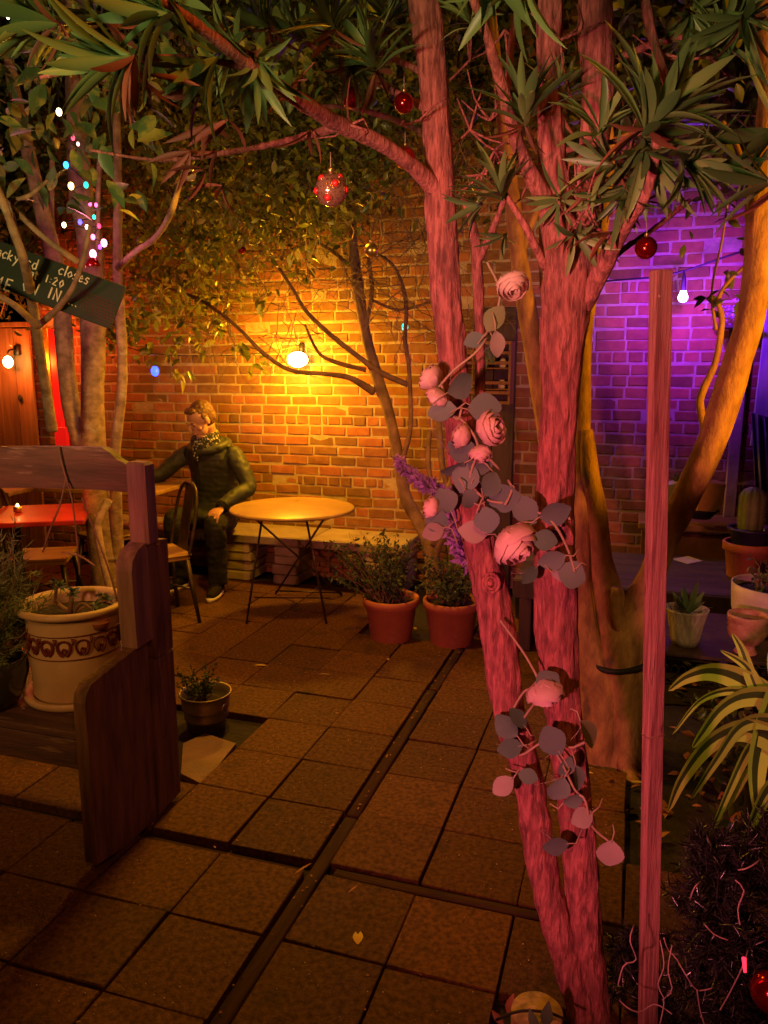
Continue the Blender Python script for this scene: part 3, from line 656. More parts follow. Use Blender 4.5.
for wd_, px_, py_, hh_, ad_, tk_ in (('backyard', -9, 254, .043, .0285, 1), ('closes', 59, 274.5, .042, .0262, 1), ('at', 30, 277.5, .036, .021, 1), ('1:20', 46, 282.5, .037, .029, 1), ('COME', -25, 279, .053, .042, 1.25), ('ON', 23, 290.5, .053, .0335, 1.25), ('IN', 49, 298.5, .053, .038, 1.25), ('...', 69, 304.5, .05, .026, 1.3)):
    xx_, zz_ = loc2(px_, py_); write(b, wd_, xx_, zz_, hh_, ad_, th*tk_)
b.build('chalk_lettering', M_CHALK, t)
b = MB()
for q in range(8):
    xx_, zz_ = loc2(80+q*1.2, 290+q*3.6); x2_, z2_ = loc2(116, 304+q*3.4); b.tube([ctr+ux*xx_+uz*zz_+un*.0095*WS, ctr+ux*x2_+uz*z2_+un*.0095*WS], .0012, 4)
for q in range(12):
    xx_, zz_ = loc2(80+q*3, 289+q*1.2); x2_, z2_ = loc2(78+q*3, 309+q*1.2); b.tube([ctr+ux*xx_+uz*zz_+un*.0095*WS, ctr+ux*x2_+uz*z2_+un*.0095*WS], .0009, 4)
b.build('red_scribble', M_REDHATCH, t)
# ================================================================== TREES
def limb(L, Y=None, d=None):
    P = []; R_ = []
    for e in L:
        x_, y_, w_ = e[:3]; yy = e[3] if len(e) > 3 else Y
        p = YP(x_, y_, yy) if d is None else DP(x_, y_, e[3] if len(e) > 3 else d)
        P.append(p); R_.append(max(w_, .8)/2*((p-CAM)@FW)/FPX)
    return P, R_
def whorl(lf, c, axis, n, L, spread=(.25, 1.25), dead=None):
    c = np.array(c, float); ax = np.array(axis, float); ax /= np.linalg.norm(ax); q = Vector(ax).to_track_quat('Z', 'Y').to_matrix(); q = np.array(q)
    D = []; S = []; P = []
    for k in range(n):
        a = k*2.399+rng.normal(0, .2); e = spread[0]+(spread[1]-spread[0])*rng.random()
        v = q@np.array((math.cos(a)*math.sin(e), math.sin(a)*math.sin(e), math.cos(e)))
        D.append(v); S.append(L*rng.uniform(.7, 1.12)); P.append(c+v*.006-ax*k*.0012)
    D = np.array(D); S = np.array(S); U = np.repeat(ax[None], n, 0)+rng.normal(0, .15, (n, 3))
    lf.scatter(L_LONG, P, D, U, np.stack([S*rng.uniform(.55, .78, n), S, S*rng.uniform(.2, 1.3, n)], 1))
    if dead is not None:
        m_ = 5; v = rdir(m_, -.9, .4); sz = rng.uniform(.5, .8, m_)*L; dead.scatter(L_LONG, np.repeat((c-ax*.02)[None], m_, 0), v, rdir(m_), np.stack([sz*.6, sz, sz], 1))
# ---- foreground tree, two leaning trunks joined at the foot
FY = -.35
t1 = thing('rhododendron_tree', (.93, -.44, 0), 'red lit foreground tree with two rough leaning trunks wound with a rose garland', 'tree')
b = MB(); P, R_ = limb([(604, 1190, 80), (598, 1090, 58), (580, 1000, 34), (547, 890, 32), (528, 780, 33), (509, 710, 34), (499, 640, 38), (489, 583, 36), (478, 540, 34), (464, 470, 32), (453, 363, 31), (443, 256, 31), (438, 150, 31), (434, 90, 32), (424, 0, 34), (408, -90, 30), (395, -190, 26)], FY)
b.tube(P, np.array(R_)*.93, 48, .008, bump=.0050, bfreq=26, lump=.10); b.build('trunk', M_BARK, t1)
b = MB(); P, R_ = limb([(604, 1190, 80), (599, 1090, 58), (591, 1000, 38), (583, 900, 33), (575, 800, 34), (563, 710, 38), (558, 640, 42), (555, 583, 42), (554, 520, 40), (557, 440, 38), (561, 360, 44), (566, 300, 52), (566, 255, 56), (556, 190, 34), (550, 110, 26), (550, 0, 27), (552, -120, 24)], FY+.02)
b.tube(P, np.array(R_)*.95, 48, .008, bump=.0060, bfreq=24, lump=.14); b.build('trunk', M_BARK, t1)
b = MB(); P, R_ = limb([(572, 300, 44), (580, 250, 38), (589, 190, 33), (596, 120, 34), (597, 50, 36), (594, -40, 34), (600, -140, 30)], FY+.02)
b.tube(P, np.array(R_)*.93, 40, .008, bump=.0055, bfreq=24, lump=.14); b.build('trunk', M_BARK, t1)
# knot on the left trunk
b = MB(); kp = YP(491, 583, FY-.042)
for r_ in (.022, .014):
    b.tube([kp+r_*(RT*math.cos(a)*.85+UP*math.sin(a))-FW*(.0) for a in np.linspace(0, 2*PI, 20)], .0042, 6, caps=False)
b.ball(kp+FW*.004, .010, 10); b.build('knot', M_BARK, t1)
limbs = [[(436, 190, 20, -.36), (415, 168, 16, -.42), (380, 143, 15, -.52), (335, 122, 15, -.62), (292, 96, 15, -.75), (245, 62, 13, -.88), (190, 20, 11, -1.0), (120, -30, 8, -1.1)],
 [(340, 126, 9, -.6), (290, 140, 7, -.55), (230, 152, 6, -.5), (160, 160, 4, -.45), (90, 150, 3, -.4)],
 [(430, 110, 10, -.36), (395, 92, 7, -.33), (350, 66, 6, -.3), (300, 40, 5, -.25), (240, 10, 4, -.2)],
 [(428, 75, 8, -.36), (400, 62, 6, -.3), (370, 50, 5, -.2), (330, 44, 4, -.1)],
 [(432, 138, 7, -.34), (400, 122, 6, -.2), (352, 108, 5, 0), (310, 106, 4, .1)],
 [(260, 70, 8, -.85), (190, 58, 6, -.95), (110, 62, 5, -1.1), (40, 78, 4, -1.15)],
 [(545, 200, 20, -.36), (520, 150, 14, -.42), (503, 90, 12, -.5), (488, 40, 10, -.55), (470, -10, 8, -.6)],
 [(515, 140, 9, -.43), (508, 100, 8, -.45), (512, 40, 7, -.4), (520, -10, 6, -.4)],
 [(572, 322, 14, -.31), (588, 298, 20, -.34), (605, 262, 20, -.38), (625, 225, 16, -.45), (648, 190, 10, -.5), (658, 130, 9, -.52)],
 [(598, 270, 8, -.37), (625, 248, 6, -.3), (655, 228, 5, -.25), (690, 200, 4, -.2)],
 [(645, 0, 10, -.4), (655, 45, 9, -.42), (668, 90, 8, -.45), (662, 118, 6, -.5)],
 [(596, 70, 8, -.3), (650, 45, 7, -.3), (690, 40, 6, -.3), (720, 70, 5, -.3)],
 [(567, 150, 7, -.38), (620, 140, 5, -.4), (660, 125, 5, -.45), (700, 118, 4, -.45)],
 [(479, 430, 12, -.28), (480, 380, 11, -.28), (479, 320, 10, -.28), (477, 262, 11, -.28), (472, 222, 8, -.3), (462, 195, 6, -.32)],
 [(478, 262, 8, -.28), (490, 235, 6, -.3), (502, 205, 5, -.33), (510, 170, 4, -.35)],
 [(545, 268, 9, -.36), (530, 235, 7, -.4), (515, 210, 6, -.42), (502, 190, 6, -.43)]]
for L_ in limbs:
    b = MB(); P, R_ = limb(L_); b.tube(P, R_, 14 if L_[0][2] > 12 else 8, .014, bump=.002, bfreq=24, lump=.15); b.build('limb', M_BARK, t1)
b = MB()                                                                     # bare red lit twigs
for (px_, py_, Y_) in [(470, 130, -.3), (490, 120, -.3), (495, 150, -.35), (480, 175, -.3), (530, 175, -.4), (470, 60, -.3), (505, 30, -.4), (560, 40, -.42), (620, 160, -.45), (640, 200, -.42), (600, 230, -.42), (585, 210, -.42), (350, 125, -.6), (290, 95, -.7), (420, 120, -.4), (690, 60, -.4)]:
    b = MB(); p0 = YP(px_, py_, Y_)
    for q in range(5):
        d = rdir(1, .35)[0]*rng.uniform(.05, .13); m1 = p0+d*.5+rng.normal(0, .008, 3); b.tube([p0, m1, p0+d+rng.normal(0, .01, 3)], [.0032, .0022, .0012], 5, .02, caps=False)
    b.build('twig_spray', M_BARK, t1)
lf = MB(); dd = MB()
WH = [(525, 112, -.5, (.05, -.35, 1), 15, .125), (500, 192, -.46, (-.1, -.4, .9), 13, .105), (656, 116, -.56, (.55, -.35, .7), 22, .175), (645, 150, -.5, (.2, -.3, -.9), 16, .15), (560, 95, -.34, (.3, -.4, .8), 9, .10),
      (372, 62, -.45, (-.2, -.6, .6), 14, .13), (352, 66, -.35, (.5, -.5, -.3), 12, .12), (330, 20, -.5, (-.3, -.5, .6), 14, .13), (300, 36, -.3, (-.4, -.4, .2), 13, .13), (262, 22, -.4, (-.5, -.5, .3), 13, .13),
      (232, 45, -.6, (-.3, -.6, -.2), 13, .12), (205, 10, -.5, (-.1, -.6, .3), 13, .13), (390, 20, -.2, (.1, -.6, .5), 12, .12), (410, -10, -.3, (.4, -.5, .1), 12, .12), (160, 12, -1.1, (-.5, -.3, .0), 12, .13),
      (120, 58, -1.15, (-.9, -.3, -.15), 12, .125), (46, 20, -1.1, (-.8, -.3, .2), 12, .14), (210, 62, -.95, (-.6, -.3, -.5), 12, .12), (255, 62, -.85, (.2, -.3, -.8), 12, .11), (90, 10, -1.0, (-.3, -.3, .3), 12, .12),
      (470, 20, -.5, (-.2, -.5, .6), 9, .09), (610, 165, -.45, (-.6, -.3, .0), 12, .11), (625, 190, -.45, (-.2, -.4, -.7), 12, .12), (690, 165, -.5, (.7, -.3, -.4), 14, .14), (720, 40, -.3, (.3, -.5, .4), 11, .13), (480, 205, -.4, (-.8, -.3, -.2), 8, .09),
      (690, 10, -.3, (.1, -.5, -.6), 10, .13), (745, 20, -.4, (-.2, -.4, -.8), 12, .14), (600, 130, -.5, (.3, -.6, .5), 10, .11), (770, 182, -.6, (-.9, -.2, .1), 5, .15), (780, 130, -.5, (-.9, -.2, -.1), 5, .15),
      (505, 235, -.3, (-.4, -.5, -.5), 6, .08), (575, 235, -.42, (.2, -.7, -.6), 8, .09), (560, 200, -.40, (-.3, -.7, -.4), 8, .09)]
for (px_, py_, Y_, ax, n_, L_) in WH: whorl(lf, YP(px_, py_, Y_), ax, int(n_*1.6), L_*.92, dead=dd if rng.random() < .5 else None)
for q in range(46):                                                          # canopy above the top of the frame and along it
    px_ = rng.uniform(-150, 900); py_ = rng.uniform(-230, 8); Y_ = rng.uniform(-1.1, .5); whorl(lf, YP(px_, py_, Y_), rdir(1, .4)[0]+np.array((0, -.3, 0)), 12, rng.uniform(.09, .12))
cr = lf.build('crown', M_WHORL, t1)
for (px_, py_, Y_) in [(218, 150, -.7), (205, 170, -.72), (222, 186, -.7), (190, 152, -.75), (130, 62, -1.1), (150, 75, -1.05), (200, 95, -.9), (228, 120, -.85), (205, 125, -.8), (600, 175, -.45), (610, 232, -.45), (585, 190, -.45), (310, 130, -.6)]:
    v = rdir(3, -.6, .5)+np.array((-.7, 0, 0)); dd.scatter(L_LONG, np.repeat(YP(px_, py_, Y_)[None], 3, 0), v, rdir(3), np.array([[.05, .08, .08]]*3)*rng.uniform(.8, 1.1))
dd.build('dead_leaves', M_WHORLD, t1)
# ---- multi stemmed tree behind it
t2 = thing('smooth_barked_tree', (.84, 1.12, 0), 'smooth barked tree with yellow lit limbs spreading from a low fork behind the red trunks', 'tree')
b = MB(); P, R_ = limb([(617, 800, 96), (616, 768, 74), (615, 735, 58), (618, 690, 54), (626, 640, 56), (640, 604, 34), (652, 575, 25), (668, 535, 25), (690, 490, 27), (708, 450, 28), (722, 410, 29), (738, 360, 27), (750, 320, 28), (757, 270, 27), (760, 210, 25), (765, 150, 24), (770, 80, 22), (760, -20, 18), (750, -110, 14)], 1.12)
b.tube(P, R_, 28, .02, bump=.0035, bfreq=10, lump=.10); b.build('trunk', M_BARK2, t2)
for L_ in [[(600, 790, 40, 1.05), (598, 740, 40, 1.05), (596, 690, 38, 1.05), (585, 640, 30, 1.05), (580, 590, 22, 1.05), (579, 540, 20, 1.07), (582, 480, 17, 1.1), (583, 420, 15, 1.12), (584, 350, 15, 1.15), (592, 290, 12, 1.2), (602, 230, 11, 1.25), (610, 150, 9, 1.3), (600, 60, 8, 1.3), (610, -60, 6, 1.3)],
           [(622, 660, 44, 1.12), (612, 610, 34, 1.12), (600, 560, 24, 1.12), (596, 510, 22, 1.1), (590, 470, 18, 1.08), (587, 430, 12, 1.1)],
           [(590, 620, 24, 1.2), (570, 560, 20, 1.22), (556, 500, 18, 1.25), (545, 430, 16, 1.28), (538, 380, 19, 1.3), (530, 330, 20, 1.3), (522, 280, 19, 1.3), (516, 235, 17, 1.3), (510, 180, 14, 1.3), (500, 100, 12, 1.3), (490, 0, 10, 1.3), (480, -100, 8, 1.3)],
           [(620, 630, 12, 1.05), (615, 604, 13, 1.02), (616, 588, 9, 1.0)],
           [(700, 470, 12, 1.15), (706, 440, 9, 1.25), (700, 405, 8, 1.3), (704, 388, 8, 1.3), (716, 360, 7, 1.3), (722, 320, 6, 1.3), (718, 300, 5, 1.3), (730, 280, 4, 1.3), (750, 262, 3, 1.3)],
           [(757, 250, 7, 1.15), (748, 215, 6, 1.2), (748, 180, 5, 1.25), (735, 140, 4, 1.3), (722, 120, 3, 1.3)],
           [(520, 260, 8, 1.3), (535, 215, 7, 1.3), (560, 170, 6, 1.3), (640, 130, 5, 1.3), (700, 130, 4, 1.3)],
           [(716, 330, 4, 1.3), (712, 290, 3, 1.3), (722, 240, 2.5, 1.3), (728, 200, 2, 1.3)]]:
    b = MB(); P, R_ = limb(L_); b.tube(P, R_, 18 if L_[0][2] > 15 else 9, .02, bump=.002, bfreq=10, lump=.14); b.build('limb', M_BARK2, t2)
for L_ in ([(606, 750, 26, 1.10), (590, 770, 20, 1.02), (570, 790, 12, .95), (552, 806, 5, .9)], [(622, 752, 26, 1.05), (632, 778, 18, .95), (640, 800, 8, .85)], [(628, 745, 24, 1.12), (655, 762, 16, 1.15), (680, 776, 7, 1.15)]):
    b = MB(); P, R_ = limb(L_); b.tube(P, R_, 12, .02, bump=.003, bfreq=10, lump=.2); b.build('root', M_BARK2, t2)
lf = MB(); N = 420
P = np.array([YP(rng.uniform(610, 800), rng.uniform(-60, 250) if rng.random() < .75 else rng.uniform(-150, 60), rng.uniform(.9, 2.2)) for _ in range(N)])
keep = [(p[2] > 2.55 or rng.random() < .25) for p in P]; P = P[keep]; N = len(P)
lf.scatter(L_OVAL, P, rdir(N, -.4), rdir(N, 1), rng.uniform(.045, .085, N))
for (px_, py_, Y_) in [(728, 272, 1.3), (706, 298, 1.3), (720, 290, 1.3), (712, 310, 1.3), (742, 300, 1.3), (738, 212, 1.25), (728, 218, 1.25), (752, 105, 1.2), (705, 175, 1.25), (712, 130, 1.25)]:
    lf.scatter(L_OVAL, [YP(px_, py_, Y_)]*3, rdir(3, -.3)*[1.4, .5, 1], rdir(3, 1), rng.uniform(.045, .075, 3))
lf.build('crown', M_LEAFD, t2)
b = MB(); rg = [YP(x_, y_, 1.0) for x_, y_ in ((588, 655), (598, 668), (618, 672), (640, 668), (655, 660))]; b.tube(rg, .012, 7, .03); tag(b.build('loop_of_cable', M_BLACK), 'black cable looped round the base of the smooth barked tree', 'cable')
# ---- speckled multi stem tree at left
t3 = thing('speckled_tree', (-2.18, 1.81, 0), 'pale speckled tree at left wound with coloured fairy lights, chalkboard hanging in it', 'tree')
for L_ in [[(118, 640, 40), (112, 600, 34), (106, 560, 30), (98, 500, 27), (93, 440, 23), (93, 380, 23), (93, 300, 24), (90, 240, 24), (82, 200, 24), (78, 150, 22), (76, 90, 20), (72, 20, 17), (74, -60, 14)],
           [(110, 560, 24), (98, 500, 20), (84, 450, 19), (74, 420, 18), (66, 370, 17), (62, 310, 17), (54, 260, 17), (42, 210, 15), (30, 160, 14), (16, 100, 12), (5, 40, 10)],
           [(118, 560, 12), (116, 500, 11), (115, 455, 10), (121, 400, 10), (122, 350, 10), (118, 280, 10), (118, 220, 9), (117, 150, 8), (115, 60, 7), (112, -40, 6)]]:
    b = MB(); P, R_ = limb(L_, 1.8); b.tube(P, R_, 24, .03, bump=.004, bfreq=14, lump=.12); b.build('trunk', M_BARK3, t3)
for L_ in [[(52, 430, 11, 1.2), (46, 390, 10, 1.1), (38, 340, 10, .9), (32, 300, 10, .7), (24, 262, 9, .42), (14, 232, 9, .36), (2, 200, 8, .3), (-20, 150, 7, .3)],
           [(36, 325, 8, .6), (18, 308, 7, .45), (0, 296, 6, .4), (-30, 280, 5, .4)], [(38, 326, 7, .75), (58, 308, 6, .6), (74, 285, 5, .48), (84, 255, 5, .42), (90, 225, 4, .4)],
           [(78, 262, 6, .48), (55, 246, 6, .42), (30, 225, 6, .4), (5, 200, 5, .4), (-20, 180, 5, .4)], [(20, 245, 5, .4), (12, 205, 5, .4), (30, 195, 4, .4), (48, 180, 3, .4)],
           [(118, 268, 7, 1.7), (135, 252, 6, 1.6), (155, 238, 6, 1.5), (170, 215, 6, 1.4), (178, 190, 5, 1.4), (186, 165, 4, 1.4)],
           [(100, 150, 5, 1.7), (98, 200, 5, 1.7), (98, 250, 5, 1.7)], [(52, 160, 5, 1.9), (52, 220, 5, 1.9), (56, 260, 5, 1.9)],
           [(108, 500, 9, 1.3), (98, 530, 8, 1.2), (108, 580, 8, 1.1), (118, 620, 8, 1.0), (127, 650, 7, .9)]]:
    b = MB(); P, R_ = limb(L_); b.tube(P, R_, 10, .02, bump=.0015, bfreq=14, lump=.15); b.build('limb', M_BARK3, t3)
lf = MB(); N = 240
P = np.array([YP(rng.uniform(-60, 160), rng.uniform(30, 150) if rng.random() < .8 else rng.uniform(130, 215), rng.uniform(.3, 1.6)) for _ in range(N)])
lf.scatter(L_OVAL, P, rdir(N, -.5), rdir(N, 1), rng.uniform(.07, .13, N))
N = 900; P = np.array([YP(rng.uniform(-160, 330), rng.uniform(-160, 90), rng.uniform(.4, 2.3)) for _ in range(N)])
lf.scatter(L_OVAL, P, rdir(N, -.5), rdir(N, 1), rng.uniform(.05, .11, N)); lf.build('crown', M_BIGLEAF, t3)
# ---- evergreen against the wall, lit from below by the wall lamp
t4 = thing('wall_evergreen', (-.30, 2.52, 0), 'dark twisting shrub trained against the brick wall between the terracotta pots', 'tree')
CL = [[(437, 618, 22, 2.45), (434, 580, 20, 2.48), (430, 545, 18, 2.52), (418, 520, 15, 2.6), (405, 495, 14, 2.65), (397, 450, 14, 2.7), (388, 410, 13, 2.75), (378, 380, 14, 2.8), (368, 345, 13, 2.85), (360, 300, 13, 2.85), (353, 250, 13, 2.85), (350, 215, 11, 2.8), (340, 170, 8, 2.7)],
      [(374, 392, 10, 2.8), (350, 378, 7, 2.7), (325, 374, 6, 2.6), (290, 370, 5, 2.55), (262, 352, 5, 2.5), (235, 325, 4, 2.5), (200, 300, 4, 2.45), (160, 285, 3, 2.4), (130, 272, 2, 2.4)],
      [(408, 385, 7, 2.85), (380, 372, 7, 2.8), (352, 352, 7, 2.75), (325, 330, 6, 2.7), (305, 310, 5, 2.7), (290, 285, 4, 2.6), (270, 255, 3, 2.6)], [(366, 370, 6, 2.85), (335, 362, 5, 2.8), (318, 352, 4, 2.8), (305, 325, 3, 2.8)],
      [(433, 560, 12, 2.5), (444, 530, 9, 2.5), (450, 500, 8, 2.55), (443, 470, 7, 2.6), (440, 440, 8, 2.7), (437, 400, 8, 2.75), (441, 370, 6, 2.8)],
      [(424, 530, 8, 2.55), (432, 500, 6, 2.6), (428, 460, 6, 2.65), (430, 430, 5, 2.7)], [(398, 470, 8, 2.68), (410, 430, 6, 2.72), (409, 370, 5, 2.8), (405, 340, 5, 2.82), (406, 300, 4, 2.82), (395, 268, 4, 2.8), (378, 254, 3, 2.8)],
      [(434, 545, 12, 2.5), (446, 498, 9, 2.45), (455, 470, 8, 2.5), (452, 440, 7, 2.6)],
      [(365, 330, 6, 2.85), (372, 290, 5, 2.8), (368, 250, 4, 2.8), (378, 215, 3, 2.7), (395, 195, 3, 2.6)], [(352, 268, 5, 2.85), (330, 250, 5, 2.75), (300, 235, 4, 2.6), (265, 226, 3, 2.5)],
      [(350, 215, 5, 2.8), (380, 190, 5, 2.4), (405, 180, 5, 2.0), (430, 172, 4, 1.7)], [(372, 300, 4, 2.85), (400, 310, 3, 2.85), (435, 300, 3, 2.85)]]
for k_, L_ in enumerate(CL):
    b = MB(); P, R_ = limb(L_); b.tube(P, np.array(R_)*.85, 14 if k_ == 0 else 8, .03, bump=.002, bfreq=16, lump=.18); b.build('trunk' if k_ == 0 else 'limb', M_TWIG, t4)
def branch(b, p, d, L, r, lv, tips, zb=0.):
    n = 4; P = [p]; q = p.copy(); dd_ = d/np.linalg.norm(d)
    for _ in range(n):
        dd_ = dd_+rng.normal(0, .22, 3)+np.array((0, 0, zb)); dd_ /= np.linalg.norm(dd_); q = q+dd_*L/n; P.append(q.copy())
    b.tube(P, np.linspace(r, r*.55, n+1), 4, caps=False); tips.append(q)
    if lv > 0:
        for k in range(3): branch(b, P[rng.integers(1, n+1)], dd_+rng.normal(0, .75, 3), L*.68, r*.6, lv-1, tips, zb)
b = MB(); tips = []
for q in range(150):
    p = YP(rng.uniform(150, 450), rng.uniform(185, 345), rng.uniform(2.2, 3.1)); branch(b, p, rdir(1)[0]*[1, .4, .8], .34, .0034, 2, tips)
for q in range(60):
    p = YP(rng.uniform(290, 470), rng.uniform(120, 260), rng.uniform(1.6, 2.8)); branch(b, p, rdir(1)[0]*[1, .5, 1], .3, .0038, 2, tips)
b.build('twigs', M_TWIG, t4)
lf = MB()
def crownpts(N, x0, x1, ylow, y0, Ya, Yb, cl=60, sg=.11):
    C_ = []
    while len(C_) < cl:
        x_ = rng.uniform(x0, x1); lo = np.interp(x_, [q[0] for q in ylow], [q[1] for q in ylow]); y_ = lo-(lo-y0)*rng.random()**1.0; C_.append(YP(x_, y_, rng.uniform(Ya, Yb)))
    C_ = np.array(C_); k = rng.integers(0, cl, N); return C_[k]+rng.normal(0, sg, (N, 3))*[1.1, .9, .8], k
N = 24000; P, k = crownpts(N, 110, 440, [(110, 340), (150, 315), (230, 312), (270, 275), (330, 225), (380, 170), (440, 100)], -60, 1.9, 3.25, 300, .095)
lf.scatter(L_OVAL, P, rdir(N, -.35), rdir(N, .8), rng.uniform(.035, .07, N)*np.where(rng.random(N) < .1, 1.3, 1))
for (px_, py_) in [(182, 338), (150, 352), (200, 345), (195, 330), (262, 300), (205, 300), (220, 325), (240, 345), (130, 330), (255, 362), (180, 372), (170, 350), (300, 270)]:
    lf.scatter(L_OVAL, YP(px_, py_, 2.5)+rng.normal(0, .03, (10, 3)), rdir(10, -1.1), rdir(10, .5), rng.uniform(.06, .10, 10))
lf.build('crown', mat('yellow_olive_leaf', (.17, .19, .03), (.26, .25, .04), 5, .32, var=.65, huevar=.03, trans=.40), t4)
# dark ivy on the top of the wall, behind everything
def ivy(name, label, N, x0, x1, z0, z1, y0, y1, cl, m=M_LEAFD, sg=.16, sz=(.05, .09)):
    b = MB(); t = thing(name, ((x0+x1)/2, (y0+y1)/2, z0), label, 'climber')
    C_ = np.stack([rng.uniform(x0, x1, cl), rng.uniform(y0, y1, cl), z0+(z1-z0)*rng.random(cl)**.8], 1); k = rng.integers(0, cl, N)
    P = C_[k]+rng.normal(0, sg, (N, 3))*[1, .5, 1]; b.scatter(L_IVY, P, rdir(N, -.5)+[0, -.4, 0], rdir(N, .3)+[0, -1.2, 0], rng.uniform(sz[0], sz[1], N)); b.build('foliage', m, t)
    s_ = MB()
    for q in range(40):
        p = C_[rng.integers(0, cl)]; s_.tube([p+[0, .1, -.2], p+rng.normal(0, .1, 3), p+[rng.normal(0, .2), 0, .3]], .006, 4, .1, caps=False)
    s_.build('stem', M_TWIG, t); return t
ivy('climbing_ivy', 'dark ivy mass hanging over the top of the brick wall', 15000, -4.2, 2.7, 2.72, 4.3, 2.85, 3.35, 260)
ivy('climbing_ivy', 'bush of orange lit ivy spilling over the cedar gate top', 2200, -5.2, -3.7, 2.0, 3.2, 2.9, 3.4, 60, M_LEAFY)
ivy('climbing_ivy', 'loose vine hanging beside the violet lit upper right wall', 700, 1.35, 2.6, 2.4, 3.2, 2.2, 3.3, 40, M_LEAFY)
# ================================================================== GARLANDS
gl = thing('rose_garland', tuple(YP(500, 560, FY-.07)), 'artificial garland of blush roses and dusty round leaves wound round the leaning trunks', 'garland')
def gp(px_, py_, o=.075): return YP(px_, py_, FY-o)
st_paths = [[(487, 262), (500, 292), (492, 325), (478, 350), (452, 372), (436, 395), (448, 415), (462, 420), (478, 446), (470, 480), (488, 500), (520, 505), (550, 520), (566, 545), (575, 572)],
            [(500, 620), (528, 660), (540, 690), (526, 715), (512, 735), (520, 755), (545, 742), (560, 760), (575, 790), (585, 800), (592, 826), (610, 842)],
            [(462, 405), (458, 420), (448, 405), (440, 380)], [(478, 446), (486, 455), (500, 470)], [(505, 505), (512, 490), (508, 480)], [(566, 510), (556, 530), (564, 510), (570, 520)], [(558, 738), (570, 748), (585, 742)], [(548, 700), (526, 690), (500, 735)]]
for L_ in st_paths:
    b = MB(); b.tube([gp(x_, y_, .072+.014*math.sin(x_*.7)) for x_, y_ in L_], .0030, 6, .012); b.build('stem', M_STEM, gl)
EL = [(461, 385, 27, 30, 1), (485, 408, 29, 5, 1), (441, 411, 27, 185, 1), (463, 451, 30, 150, 1), (480, 462, 26, 70, 1), (466, 478, 27, 250, 1), (452, 470, 24, 210, 1), (491, 484, 24, 60, 1), (505, 498, 30, 10, 1), (526, 510, 28, 300, 1), (556, 513, 27, 15, 1),
      (473, 532, 26, 170, 2), (445, 500, 24, 120, 1), (433, 532, 20, 200, 2), (487, 520, 24, 280, 1), (545, 540, 22, 350, 0), (552, 560, 24, 200, 1), (572, 575, 26, 340, 1), (563, 572, 20, 190, 2), (530, 575, 20, 230, 0),
      (548, 682, 24, 40, 1), (552, 740, 27, 120, 1), (567, 766, 23, 70, 1), (558, 790, 27, 250, 1), (578, 778, 22, 280, 1), (503, 786, 24, 220, 2), (528, 776, 20, 340, 0), (510, 748, 24, 190, 0), (506, 726, 26, 140, 0), (582, 818, 22, 200, 2), (610, 854, 27, 265, 2), (556, 846, 24, 190, 1), (588, 734, 26, 300, 3), (518, 718, 22, 130, 0), (574, 800, 20, 20, 1), (495, 318, 24, 60, 3), (497, 345, 22, 280, 2), (470, 500, 20, 300, 1), (436, 520, 22, 150, 1), (474, 340, 18, 200, 1)]
emats = [mat('green_silk_leaf', (.09, .17, .12), (.13, .22, .15), 9, .7, var=.2, trans=.12), M_EUC, M_EUCP, mat('yellowing_silk_leaf', (.30, .28, .12), (.2, .26, .1), 9, .7, var=.2, trans=.2)]
for (x_, y_, s_, a_, k_) in EL:
    c = gp(x_, y_, .085+rng.uniform(-.01, .015)); a = math.radians(a_); d = RT*math.cos(a)+UP*math.sin(a)+FW*rng.normal(0, .22); Ls = s_*1.12*1.75/FPX
    zs_ = rng.uniform(.4, 2.2); upv = -FW+rng.normal(0, .42, 3); b = MB(); base = c-d*Ls*.5; b.scatter(L_ROUND, [base], [d], [upv], np.array([[Ls*rng.uniform(.82, 1.1), Ls, Ls*zs_]])); lo_ = b.build('leaf', emats[k_], gl); xv = np.cross(d/np.linalg.norm(d), upv); xv /= np.linalg.norm(xv); zv = np.cross(xv, d/np.linalg.norm(d)); sg_ = 1 if zv@FW < 0 else -1; dn_ = d/np.linalg.norm(d)
    m_ = MB(); m_.tube([base+dn_*Ls*u+zv*(-.10*u*u*Ls*zs_/Ls)+zv*sg_*.0008 for u in np.linspace(.02, .9, 7)], [.0011]*3+[.0008]*2+[.0005]*2, 5, caps=False)
    for u in (.25, .42, .6):
        for sx in (-1, 1): m_.tube([base+dn_*Ls*u+zv*(-.10*u*u*zs_)+zv*sg_*.0006, base+dn_*Ls*(u+.16)+xv*sx*Ls*.26+zv*(-.10*(u+.16)**2*zs_+.18*.26*zs_*Ls/1.)+zv*sg_*.0009], [.0006, .0003], 4, caps=False)
    m_.build('veins', emats[2] if k_ != 2 else M_EUC, lo_)
    if True:
        b = MB(); b.tube([base, base-d*Ls*.25-FW*.008+UP*rng.normal(0, .006), base-d*Ls*.55+FW*.012+UP*rng.normal(0, .012)], .0017, 5, caps=False); b.build('petiole', M_STEM, gl)
